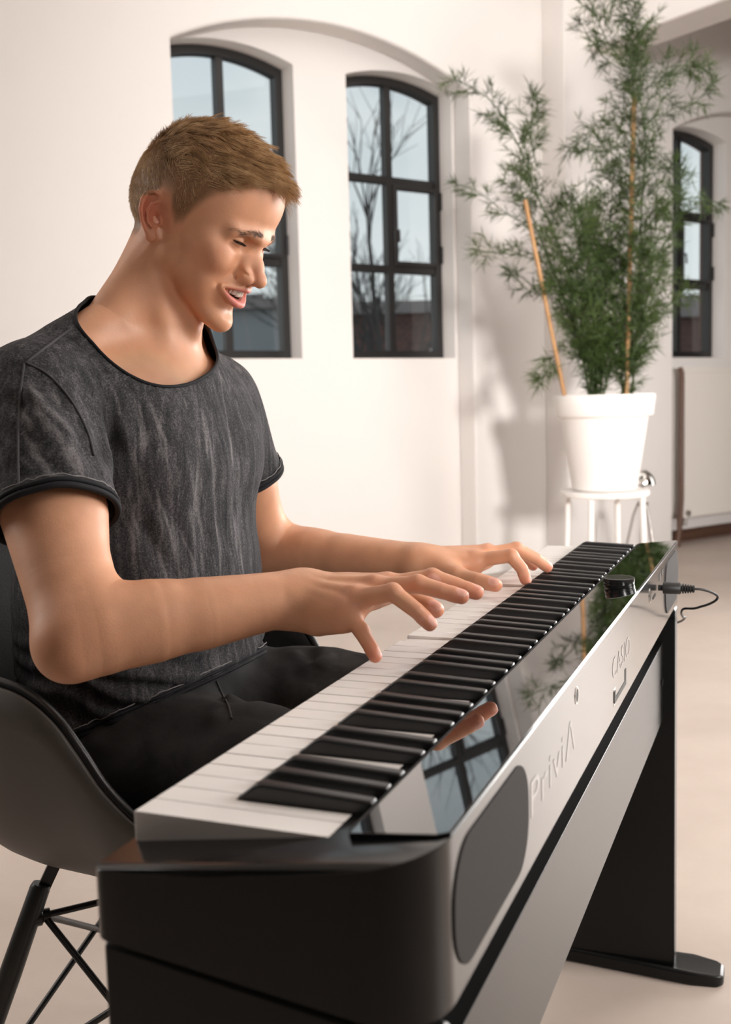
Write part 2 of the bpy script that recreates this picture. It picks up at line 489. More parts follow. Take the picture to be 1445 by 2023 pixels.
    def word(name, body, u, w, size, sx, m_=M_letter, depth=0.00005, track=1.0):
        cu = bpy.data.curves.new(name, 'FONT'); cu.body = body; cu.size = size; cu.extrude = depth; cu.space_character = track
        tmp = bpy.data.objects.new(name, cu); COL.objects.link(tmp)
        dg = bpy.context.evaluated_depsgraph_get(); me = bpy.data.meshes.new_from_object(tmp.evaluated_get(dg))
        bpy.data.objects.remove(tmp); bpy.data.curves.remove(cu)
        for v in me.vertices:
            x, y, z = v.co; v.co = (DEP + 0.00025 + z, u + x*sx, w + y)
        me.materials.clear()
        return link(name, me, m_, root)
    word('lettering', 'CASIO', 0.608, -0.046, 0.0315, 1.42, track=1.02)
    word('model_lettering', 'Privi\u039b', 0.228, -0.052, 0.040, 1.62, track=1.1)
    # sockets
    def socket(u, w, rr, chrome=True):
        if chrome:
            q = MB(); loop = [(u + rr*1.25*cos(2*pi*k/20), w + rr*1.25*sin(2*pi*k/20)) for k in range(20)]
            inner = [(u + rr*cos(2*pi*k/20), w + rr*sin(2*pi*k/20)) for k in range(20)]
            q.prism([loop, inner], lambda a, c, h: (h, a, c), DEP - 0.001, DEP + 0.0006); ring = q.build('socket', M_chrome, root)
        plate('socket_hole', [(u + rr*cos(2*pi*k/20), w + rr*sin(2*pi*k/20)) for k in range(20)], DEP - 0.001, DEP + 0.0003, M_hole, ring if chrome else root)
    socket(0.411, -0.008, 0.0062)
    socket(1.125, -0.010, 0.0125, False)
    socket(1.065, -0.004, 0.0058, False); socket(1.035, -0.006, 0.0062, False)
    socket(0.925, -0.013, 0.0078)
    plate('pedal_connector', [(0.622, -0.0745), (0.706, -0.0745), (0.706, -0.056), (0.699, -0.056), (0.699, -0.0690), (0.622, -0.0690)], DEP - 0.001, DEP + 0.0005, M_hole)
    plate('usb_port', rounded_rect(0.619, 0.6275, -0.0735, -0.0605, 0.001, 2), DEP - 0.001, DEP + 0.0008, M_hole)
    u_ = plate('usb_shell', rounded_rect(0.6165, 0.630, -0.0760, -0.0580, 0.001, 2), DEP - 0.001, DEP + 0.0003, M_chrome)
    plate('port_plate', rounded_rect(0.955, 0.985, -0.024, -0.020, 0.001, 2), DEP - 0.001, DEP + 0.0005, M_hole)
    # volume dial on the top panel
    k = MB(); k.lathe([(0.0185, 0.0), (0.0192, 0.001), (0.0192, 0.0055), (0.0186, 0.0060), (0.0186, 0.0066), (0.0194, 0.0071), (0.0194, 0.0116), (0.0185, 0.0122), (0.017, 0.0122), (0.0, 0.0122)], 56)
    o = k.build('volume_dial', mat('dial_black_plastic', (0.010, 0.010, 0.010), 0.22), root, smooth=35); o.location = (0.182, 0.860, 0.0094)
    # rubber feet under the case
    return root
PIANO = make_piano()

def make_stand():
    root = empty('piano_stand', O - Vector((0, 0, 0.72)), -YAW); zz = 0.72
    tag(root, 'black panel stand carrying the digital piano, with side panels and a rear board', 'stand')
    for (u0, u1, nm) in ((0.004, 0.036, 'side_panel'), (1.255, 1.290, 'side_panel')):
        s = MB()
        def bt(v): return -0.0668 - 0.0245*min(1, max(0, v/0.2)) - 0.0012
        loop = [(0.0, zz - 0.700), (0.2115, zz - 0.700), (0.2115, zz + bt(0.2115) - 0.003), (0.2, zz + bt(0.2)), (0.0, zz + bt(0.0))]
        s.prism([[(p[0], p[1]) for p in loop]], lambda a, c, h: (a, h, c), u0, u1)
        s.build(nm, M_stand, root, bevel=0.003)
        f = MB()
        yc = (u0 + u1)/2
        prof = [(-0.055, 0.010), (-0.035, 0.018), (0.10, 0.022), (0.235, 0.022), (0.280, 0.015), (0.286, 0.010)]
        lo = [(x, yc - hw - 0.004) for x, hw in ((-0.06, 0.014), (0.22, 0.030), (0.288, 0.022))]
        pl = [(-0.06, yc - 0.016), (0.23, yc - 0.034), (0.282, yc - 0.026), (0.290, yc - 0.018), (0.290, yc + 0.018), (0.282, yc + 0.026), (0.23, yc + 0.034), (-0.06, yc + 0.016)]
        f.prism([pl], P3, 0.0, 0.024)
        f.v = [(x, y, z if z < 0.01 else (0.026 - max(0, x - 0.2)*0.08)) for (x, y, z) in f.v]
        f.build('foot', M_stand, root, bevel=0.005, segs=3)
    b = MB(); b.box(0.176, 0.1925, 0.0362, 1.2548, zz - 0.278, zz - 0.150)
    b.build('rear_board', M_stand, root, bevel=0.0006)
    b = MB(); b.box(0.150, 0.170, 0.0362, 1.2548, zz - 0.160, zz - 0.094)  # black strip added to keep the shaded gap under the case dark
    b.build('gap_filler', M_felt, root)
    for u_ in (0.06, 1.23):
        for v_ in (0.185,):
            q = MB(); q.tube([(0.1926, u_, zz - 0.21), (0.1950, u_, zz - 0.21)], 0.006, 12); q.build('screw', M_stand, root, smooth=40)
    return root
make_stand()

def make_cable():
    mb = MB()
    u, w = 1.005, -0.016
    L = [uvw(u, DEP + 0.0015, w), uvw(u, DEP + 0.006, w)]
    root = empty('power_cable', uvw(u, DEP, w)); base = Vector(root.location)
    tag(root, 'black plug and thin cable plugged into the rear of the digital piano', 'cable')
    def rel(l): return [Vector(p) - base for p in l]
    p = MB(); p.tube(rel([uvw(u, DEP + 0.0012, w), uvw(u, DEP + 0.007, w), uvw(u, DEP + 0.008, w), uvw(u, DEP + 0.030, w), uvw(u, DEP + 0.032, w)]), [0.0042, 0.0042, 0.0082, 0.0082, 0.0066], 18)
    p.build('plug', M_rubber, root, smooth=40)
    q = MB()
    for k in range(5):
        d = DEP + 0.0335 + k*0.0034
        q.tube(rel([uvw(u, d, w), uvw(u, d + 0.002, w)]), [0.0070 - k*0.0004]*2, 14)
    q.tube(rel([uvw(u, DEP + 0.031, w), uvw(u, DEP + 0.05, w)]), 0.0042, 10)
    q.build('strain_relief', M_rubber, root, smooth=40)
    c = MB()
    ctrl = [uvw(u, DEP + 0.049, w), uvw(u + .002, DEP + 0.058, w - 0.0005), uvw(u + .01, DEP + 0.070, w - 0.005), uvw(u + .02, DEP + 0.078, w - 0.012), uvw(u + .025, DEP + 0.076, w - 0.019),
            uvw(u + .03, DEP + 0.066, w - 0.026), uvw(u + .035, DEP + 0.055, w - 0.031), uvw(u + .04, DEP + 0.045, w - 0.035), uvw(u + .06, DEP + 0.030, w - 0.040), uvw(u + .13, DEP + 0.020, w - 0.060), uvw(u + .22, DEP + 0.014, w - 0.085), uvw(u + .30, DEP + 0.008, w - 0.105), uvw(u + .345, DEP - 0.03, w - 0.16), uvw(u + .35, DEP - 0.06, -0.40), uvw(u + .36, DEP - 0.08, -0.68), uvw(u + .39, DEP - 0.09, -0.7165), uvw(u + .60, DEP - 0.2, -0.7165)]
    pts = []
    for i in range(len(ctrl) - 1):
        a = ctrl[max(0, i-1)]; b = ctrl[i]; d = ctrl[i+1]; e = ctrl[min(len(ctrl)-1, i+2)]
        for k in range(6):
            t = k/6; pts.append(0.5*((2*b) + (d - a)*t + (2*a - 5*b + 4*d - e)*t*t + (-a + 3*b - 3*d + e)*t**3))
    pts.append(ctrl[-1])
    c.tube(rel(pts), 0.0017, 8)
    c.build('wire', M_rubber, root, smooth=60)
make_cable()
# ------------------------------------------------------------------ shell armchair
M_shell = mat('chair_shell_grey', (0.105, 0.095, 0.086), 0.5, spec=0.4)
noise_bump(M_shell, 500, 0.08, 0.0005, detail=2)
M_uphol = mat('chair_black_upholstery', (0.010, 0.0095, 0.009), 0.75, spec=0.3)
noise_bump(M_uphol, 420, 0.5, 0.0012, detail=3)
M_piping = mat('chair_black_piping', (0.010, 0.010, 0.010), 0.33, spec=0.6)
M_dowel = mat('black_stained_wood', (0.010, 0.0098, 0.009), 0.38, spec=0.6)
M_wire = mat('black_wire', (0.008, 0.008, 0.008), 0.35, spec=0.6)

def catmull(ctrl, per):
    pts = []
    for i in range(len(ctrl) - 1):
        a = Vector(ctrl[max(0, i-1)]); b = Vector(ctrl[i]); d = Vector(ctrl[i+1]); e = Vector(ctrl[min(len(ctrl)-1, i+2)])
        for k in range(per):
            t = k/per; pts.append(0.5*((2*b) + (d - a)*t + (2*a - 5*b + 4*d - e)*t*t + (-a + 3*b - 3*d + e)*t**3))
    pts.append(Vector(ctrl[-1])); return pts

def make_chair():
    root = empty('armchair', uvw(0.63, -0.335, -0.72), -YAW)
    tag(root, 'grey shell armchair with black upholstery and black dowel legs, under the seated person', 'chair')
    half = [(.245,0,.450),(.236,.11,.456),(.215,.185,.474),(.172,.238,.510),(.125,.263,.550),(.088,.276,.590),(.060,.282,.632),(.035,.285,.664),(0,.286,.687),(-.045,.285,.697),
            (-.11,.279,.703),(-.17,.262,.718),(-.215,.225,.755),(-.25,.155,.800),(-.268,.075,.826),(-.272,0,.833)]
    hp = catmull(half, 5)
    rim = hp + [Vector((p.x, -p.y, p.z)) for p in reversed(hp[1:-1])]
    n = len(rim); Cc = Vector((0.015, 0, 0.428)); NR = 18
    def pt(p, r, off=0.0):
        h = 1 - (1 - r)**1.55; g = r**3.0
        return Vector((Cc.x + (p.x - Cc.x)*h, Cc.y + (p.y - Cc.y)*h, Cc.z + (p.z - Cc.z)*g))
    def shell_mesh(r1, shrink):
        vs = [Cc]; fs = []
        for i in range(1, NR + 1):
            for p in rim: vs.append(pt(p, r1*i/NR))
        for k in range(n): fs.append((0, 1 + k, 1 + (k+1) % n))
        for i in range(NR - 1):
            for k in range(n):
                k2 = (k+1) % n
                fs.append((1 + i*n + k, 1 + (i+1)*n + k, 1 + (i+1)*n + k2, 1 + i*n + k2))
        me = bpy.data.meshes.new('shell'); me.from_pydata([tuple(v) for v in vs], [], fs)
        bm = bmesh.new(); bm.from_mesh(me); bmesh.ops.recalc_face_normals(bm, faces=bm.faces)
        # make normals point inwards / up
        bm.faces.ensure_lookup_table(); bm.normal_update()
        if bm.faces[0].normal.z < 0: bmesh.ops.reverse_faces(bm, faces=bm.faces)
        bm.normal_update()
        if shrink:
            for v in bm.verts: v.co += v.normal*shrink
        bm.to_mesh(me); bm.free()
        return me
    me = shell_mesh(1.0, 0.0)
    o = link('shell', me, M_shell, root, smooth=180); md = o.modifiers.new('thick', 'SOLIDIFY'); md.thickness = 0.005; md.offset = -1
    me = shell_mesh(0.988, 0.016)
    o = link('upholstery', me, M_uphol, root, smooth=180); md = o.modifiers.new('thick', 'SOLIDIFY'); md.thickness = 0.0145; md.offset = -1
    # piping runs all along the rim
    q = MB(); loop = []
    for k in range(n):
        a = rim[k]; inw = (Vector((Cc.x, 0, a.z)) - a); inw.z = 0
        inw = inw.normalized() if inw.length > 1e-6 else Vector((0, 0, 0))
        loop.append(a + inw*0.006 + Vector((0, 0, 0.0015)))
    q.tube(loop + [loop[0]], 0.0058, 10, cap=False)
    q.build('piping', M_piping, root, smooth=180)
    # legs
    tops = {}; bots = {}
    for sx in (-1, 1):
        for sy in (-1, 1):
            t = Vector((0.0 + sx*0.115, sy*0.135, 0.405)); b = Vector((0.0 + sx*0.235, sy*0.245, 0.0))
            tops[(sx, sy)] = t; bots[(sx, sy)] = b
            d = (b - t)
            q = MB(); q.tube([t, t + d*0.012, t + d*0.25, t + d*0.6, t + d*0.985, b], [0.0105, 0.0122, 0.0135, 0.0125, 0.0095, 0.0088], 20)
            leg = q.build('leg', M_dowel, root, smooth=40)
            m = MB(); axis = d.normalized()
            side = axis.cross(Vector((0, 0, 1))).normalized(); nn = side.cross(axis).normalized()
            a0 = t - axis*0.045 + Vector((-sx*0.006, -sy*0.010, 0)); a1 = t + axis*0.045
            vs = []
            for p in (a0, a1):
                for (i, j) in ((-1, -1), (1, -1), (1, 1), (-1, 1)): vs.append(p + side*0.0022*i + nn*0.0075*j)
            m.add(vs, [(0,1,2,3), (7,6,5,4), (0,4,5,1), (1,5,6,2), (2,6,7,3), (3,7,4,0)])
            m.build('leg_bracket', M_wire, leg)
            kb = MB(); c = t + d*0.10; inw = Vector((-sx*.6, -sy*.6, 0)).normalized()
            kb.tube([c + inw*0.006, c + inw*0.014, c + inw*0.016, c + inw*0.024], [0.011, 0.011, 0.008, 0.008], 14)
            kb.build('bolt', M_wire, leg, smooth=40)
    # struts: crossed wires on every side and a ring under the seat
    def wire(a, b, nm='strut'):
        q = MB(); q.tube([a, b], 0.0042, 10); q.build(nm, M_wire, root, smooth=60)
    K = [(-1, -1), (1, -1), (1, 1), (-1, 1)]
    up = {k: tops[k] + (bots[k] - tops[k])*0.10 + Vector((-k[0]*.012, -k[1]*.012, 0)) for k in K}
    lo = {k: tops[k] + (bots[k] - tops[k])*0.62 + Vector((-k[0]*.010, -k[1]*.010, 0)) for k in K}
    for i in range(4):
        a, b = K[i], K[(i+1) % 4]
        wire(up[a], lo[b]); wire(lo[a], up[b])
    wire(up[(-1, -1)], up[(1, 1)], 'cross_strut'); wire(up[(1, -1)], up[(-1, 1)] + Vector((0, 0, -0.009)), 'cross_strut')
    # mounting plate under the shell
    q = MB(); q.tube([(-0.10, -0.12, 0.446), (0.10, -0.12, 0.438), (0.10, 0.12, 0.438), (-0.10, 0.12, 0.446), (-0.10, -0.12, 0.446)], 0.005, 8)
    q.build('mounting_frame', M_wire, root, smooth=60)
make_chair()
# ------------------------------------------------------------------ potted plant on a white stool, lamp behind it
M_pot = mat('white_pot_plastic', (0.86, 0.82, 0.79), 0.4)
M_soil = mat('soil', (0.035, 0.025, 0.018), 0.95); noise_bump(M_soil, 60, 1.0, 0.01)
M_stem = mat('plant_stem', (0.045, 0.075, 0.02), 0.55)
M_leaf = mat('plant_needles', (0.030, 0.085, 0.018), 0.5, spec=0.3)
noise_color(M_leaf, 3.0, [(0.3, (0.024, 0.044, 0.010)), (0.55, (0.050, 0.080, 0.020)), (0.8, (0.115, 0.14, 0.05))], detail=4)
M_cane = mat('bamboo_cane', (0.42, 0.22, 0.09), 0.5)
noise_color(M_cane, 14, [(0.3, (0.36, 0.17, 0.06)), (0.7, (0.52, 0.30, 0.13))], aniso=(1, 1, .3))
M_stool = mat('stool_white', (0.84, 0.80, 0.77), 0.4)

PD = 4.72
def pix(x, y, D):
    """ray through a photograph point to the distance D (metres along y)"""
    f, pitch, roll = 2139.66, 0.10587, -0.0275
    a, b = x - 722.5, y - 1011.5
    X = (a*cos(roll) + b*sin(roll))/f; Y = (-a*sin(roll) + b*cos(roll))/f
    d = Vector((X, cos(pitch) - Y*sin(pitch), -sin(pitch) - Y*cos(pitch)))
    return Vector((0, 0, HC)) + d*(D/d.y)
POT = pix(1195, 968, PD); SZ = POT.z

def make_pot():
    root = empty('potted_plant', POT); tag(root, 'tall feathery green plant in a white pot, on the white stool', 'plant')
    k = MB()
    R1, R0, H = 0.218, 0.140, 0.415
    k.lathe([(0.0, 0.002), (R0 - 0.012, 0.002), (R0 - 0.003, 0.005), (R0, 0.012), (R1 - 0.033, H - 0.105), (R1 - 0.031, H - 0.098), (R1 - 0.014, H - 0.092), (R1 - 0.010, H - 0.086), (R1 - 0.001, H - 0.008), (R1 - 0.003, H), (R1 - 0.012, H), (R1 - 0.018, H - 0.05), (R1 - 0.04, H - 0.06), (0, H - 0.062)], 72)
    k.build('pot', M_pot, root, smooth=50)
    k = MB(); k.lathe([(0.0, H - 0.045), (R1 - 0.02, H - 0.045), (R1 - 0.03, H - 0.058), (0, H - 0.058)], 40); k.build('soil', M_soil, root, smooth=40)
    base = Vector((0, 0, H - 0.05)); L = Vector(root.location)
    rnd = random.Random(5)
    # canes
    for (x0, y0, x1, y1, dd0, dd1) in ((1238, 785, 1254, 190, -0.02, -0.02), (1119, 785, 1038, 395, -0.05, -0.12)):
        q = MB(); a = pix(x0, y0 + 12, PD + dd0) - L; b = pix(x1, y1, PD + dd1) - L
        q.tube([a + (b - a)*t for t in [i/10 for i in range(11)]], 0.0095, 10); q.build('bamboo_cane', M_cane, root, smooth=60)
    stems, leaves = [], MB()
    SM = MB()
    def needle(p, d, l, w):
        s = d.orthogonal().normalized(); s = (Quaternion(d, rnd.uniform(0, 6.28)) @ s)*w
        m = p + d*l*0.45 + Vector((0, 0, -0.02*l)); e = p + d*l + Vector((0, 0, -0.12*l))
        leaves.add([p - s*.6, p + s*.6, m + s, e, m - s], [(0, 1, 2, 4), (4, 2, 3)])
    def tuft(p, d, n, l):
        for i in range(n):
            v = (d + Vector((rnd.gauss(0, .75), rnd.gauss(0, .75), rnd.gauss(0, .75)))).normalized()
            needle(p, v, l*rnd.uniform(.6, 1.25), 0.0018)
    def stem(pts, r0, r1, dens, reach, start=0.12, tip=True):
        pts = catmull(pts, 6); n = len(pts)
        SM.tube(pts, [r0 + (r1 - r0)*i/(n-1) for i in range(n)], 6, cap=False)
        L_ = sum((pts[i+1] - pts[i]).length for i in range(n-1)); acc = 0; nxt = L_*start
        for i in range(n - 1):
            seg = pts[i+1] - pts[i]; acc += seg.length
            while nxt < acc:
                nxt += 0.0145/dens*rnd.uniform(.6, 1.5)
                f = nxt/L_
                p = pts[i] + seg*rnd.random(); d = seg.normalized()
                o1 = d.orthogonal().normalized(); a = rnd.uniform(0, 6.28)
                out = (Quaternion(d, a) @ o1)
                bl = reach*rnd.uniform(.45, 1.2)*(1.0 if f < .75 else 1.15 - (f - .75)*1.6)
                bd = (d*rnd.uniform(.55, 1.0) + out*rnd.uniform(.5, 1.0)).normalized()
                q = [p]; cur = p
                for s in range(3):
                    bd = (bd + Vector((0, 0, rnd.uniform(-.10, .16))) + out*.05).normalized(); cur = cur + bd*bl/3; q.append(cur)
                SM.tube(q, [0.0016, 0.0013, 0.001, 0.0007], 4, cap=False)
                for j in range(1, 4):
                    tuft(q[j], (q[j] - q[j-1]).normalized(), rnd.randint(5, 8), 0.062)
        if tip: tuft(pts[-1], (pts[-1] - pts[-2]).normalized(), 14, 0.07)
    def S(px_list, dens, reach, dd=0.0, r0=0.006, **k):
        m = len(px_list)
        stem([pix(x, y, PD + dd*i/(m-1)) - L for i, (x, y) in enumerate(px_list)], r0, 0.002, dens, reach, **k)
    # main canes of foliage, as seen in the room
    S([(1240, 790), (1245, 600), (1252, 400), (1250, 200), (1262, 120)], 1.5, .15, .05)
    S([(1248, 790), (1262, 620), (1268, 420), (1275, 260), (1240, 80)], 1.4, .16, -.12)
    S([(1250, 120), (1262, 70), (1245, 30)], 1.6, .10)
    S([(1232, 790), (1220, 640), (1190, 520), (1160, 420)], 1.8, .14, .12)
    S([(1226, 790), (1268, 640), (1290, 520), (1300, 400)], 1.2, .12, -.15)
    S([(1180, 790), (1175, 650), (1150, 520), (1130, 400)], 2.2, .14, -.1)
    S([(1172, 790), (1150, 640), (1110, 500), (1060, 380), (1030, 300), (1000, 240)], 1.3, .13, -.12)
    S([(1166, 790), (1140, 660), (1080, 500), (1040, 400), (1015, 340)], 1.1, .12, .12)
    S([(1186, 790), (1195, 650), (1180, 500), (1175, 440)], 2.2, .14, .1)
    S([(1176, 790), (1168, 700), (1130, 620), (1090, 560)], 2.0, .12, -.1)
    S([(1190, 790), (1215, 690), (1235, 600), (1225, 500)], 2.2, .13, .1)
    S([(1168, 790), (1172, 640), (1200, 480), (1215, 330)], 1.4, .13, .1)
    S([(1236, 790), (1250, 700), (1285, 600), (1310, 520)], 1.3, .11, .1)
    S([(1180, 790), (1180, 740), (1178, 690)], 2.6, .08, 0, start=.02)
    S([(1228, 790), (1240, 740), (1250, 690)], 2.0, .07, 0, start=.02)
    # arching side shoots
    S([(1050, 270), (1005, 240), (960, 190), (900, 158)], .55, .07, -.1, .0022, start=.3)
    S([(1060, 460), (1000, 420), (945, 380), (905, 365)], .5, .07, .1, .002, start=.35)
    S([(1075, 520), (1030, 505), (980, 500), (945, 495)], .6, .07, -.1, .002, start=.3)
    S([(1085, 590), (1040, 570), (1005, 530)], .6, .06, .1, .002, start=.2)
    S([(1110, 690), (1090, 720), (1065, 755)], 1.0, .06, -.1, .0022, start=.1)
    S([(1060, 330), (1050, 260), (1055, 190)], 1.0, .08, 0, .0025, start=.2)
    S([(1236, 130), (1200, 80), (1165, 0)], .7, .08, -.1, .0025, start=.2)
    S([(1232, 140), (1190, 110), (1150, 50)], .6, .07, .1, .0022, start=.2)
    S([(1200, 60), (1210, 20), (1220, -30)], .6, .08, .1, .002, start=.2)
    S([(1260, 200), (1310, 140), (1345, 130), (1400, 128)], .55, .08, -.1, .0022, start=.2)
    S([(1270, 150), (1330, 150), (1375, 100)], .5, .08, .1, .0022, start=.3)
    S([(1270, 260), (1330, 215), (1365, 210), (1410, 165)], .5, .08, -.1, .0022, start=.25)
    S([(1280, 420), (1330, 400), (1370, 390), (1420, 400)], .4, .06, -.1, .002, start=.4)
    S([(1285, 520), (1320, 470), (1340, 400), (1335, 320)], 1.2, .08, .05, .0025, start=.2)
    S([(1285, 600), (1325, 600), (1360, 575)], .7, .07, -.08, .002, start=.2)
    S([(1240, 260), (1180, 255), (1120, 290)], .6, .07, .1, .0022, start=.2)
    S([(1240, 330), (1190, 290), (1150, 300)], .8, .08, -.1, .0025, start=.1)
    SM.build('stems', M_stem, root, smooth=180, weld=False)['kind'] = 'stuff'
    o = leaves.build('foliage', M_leaf, root, smooth=180, weld=False); o['kind'] = 'stuff'
make_pot()

def make_stool():
    root = empty('plant_stool', (POT.x, POT.y, 0)); tag(root, 'round white stool with slim straight legs standing under the potted plant', 'stool')
    k = MB(); k.lathe([(0, SZ - 0.024), (0.186, SZ - 0.024), (0.192, SZ - 0.021), (0.193, SZ - 0.004), (0.190, SZ), (0, SZ)], 64); k.build('top', M_stool, root, smooth=40)
    for a in (238, 328, 58, 148):
        q = MB(); ca, sa = cos(radians(a)), sin(radians(a))
        q.tube([(ca*.168, sa*.168, SZ - 0.022), (ca*.185, sa*.185, 0.0)], 0.0125, 14); q.build('leg', M_stool, root, smooth=40)
    q = MB(); q.lathe([(0.120, 0.139), (0.126, 0.139), (0.126, 0.147), (0.120, 0.147), (0.120, 0.139)], 40, closed=True)
make_stool()

def make_lamp():
    M_grey = mat('lamp_grey_metal', (0.42, 0.40, 0.38), 0.3, 0.9)
    p = pix(1270, 955, PD + 0.62)
    root = empty('floor_lamp', (p.x, p.y, 0)); tag(root, 'small chrome dome lamp on thin splayed legs behind the plant stool', 'lamp')
    z = p.z; R = 0.062
    prof = [(R, 0)] + [(R*cos(radians(a)), R*1.15*sin(radians(a))) for a in range(6, 90, 6)] + [(0.0, R*1.15)]
    inner = [(0.0, R*1.15 - .003)] + [((R - .003)*cos(radians(a)), (R*1.15 - .003)*sin(radians(a))) for a in range(84, 0, -6)] + [(R - .003, 0), (R, 0)]
    k = MB(); k.lathe(prof + inner, 48, closed=True); o = k.build('dome_shade', M_chrome, root, smooth=50); o.location = (0, 0, z - 0.005)
    q = MB(); q.tube([(0, 0, z + 0.02), (0, 0, z - 0.10)], 0.009, 12); q.build('pole', M_grey, root, smooth=40)
    h = MB(); h.lathe([(0, z - 0.112), (0.026, z - 0.110), (0.030, z - 0.098), (0.012, z - 0.088), (0, z - 0.088)], 24); h.build('hub', M_grey, root, smooth=40)
    for a in (-62, 40, 165, 250):
        ca, sa = cos(radians(a)), sin(radians(a)); q = MB()
        q.tube([(ca*.02, sa*.02, z - 0.095), (ca*.045, sa*.045, z - 0.16), (ca*.12, sa*.12, 0.0)], 0.006, 10); q.build('leg', M_grey, root, smooth=60)
make_lamp()
# ------------------------------------------------------------------ smooth implicit modelling for the figure
f32 = np.float32
def A3(p): return np.asarray(p, dtype=f32)
def smin(a, b, k):
    h = np.maximum(k - np.abs(a - b), 0) / k
    return np.minimum(a, b) - h*h*(k*0.25)
def smax(a, b, k): return -smin(-a, -b, k)
def sph(P, c, r): return np.sqrt(((P - A3(c))**2).sum(-1)) - f32(r)
def ell(P, c, r, M=None):
    q = P - A3(c)
    if M is not None: q = q @ A3(M).T
    r = A3(r); k0 = np.sqrt(((q/r)**2).sum(-1)); k1 = np.sqrt(((q/(r*r))**2).sum(-1))
    return np.where(k1 > 1e-9, k0*(k0 - 1)/np.maximum(k1, 1e-9), -r.min()).astype(f32)
def cone(P, a, b, ra, rb):
    a = A3(a); b = A3(b); ab = b - a; q = P - a
    t = np.clip((q @ ab)/f32((ab*ab).sum() + 1e-12), 0, 1)
    d = q - t[:, None]*ab
    return np.sqrt((d*d).sum(-1)) - (f32(ra) + (f32(rb) - f32(ra))*t)
def chain(P, pts, rs, k=0.0):
    d = None
    for i in range(len(pts) - 1):
        e = cone(P, pts[i], pts[i+1], rs[i], rs[i+1])
        d = e if d is None else np.minimum(d, e)
    return d
def rotm(rx=0, ry=0, rz=0):
    return np.array(Euler((radians(rx), radians(ry), radians(rz))).to_matrix().inverted(), dtype=f32)

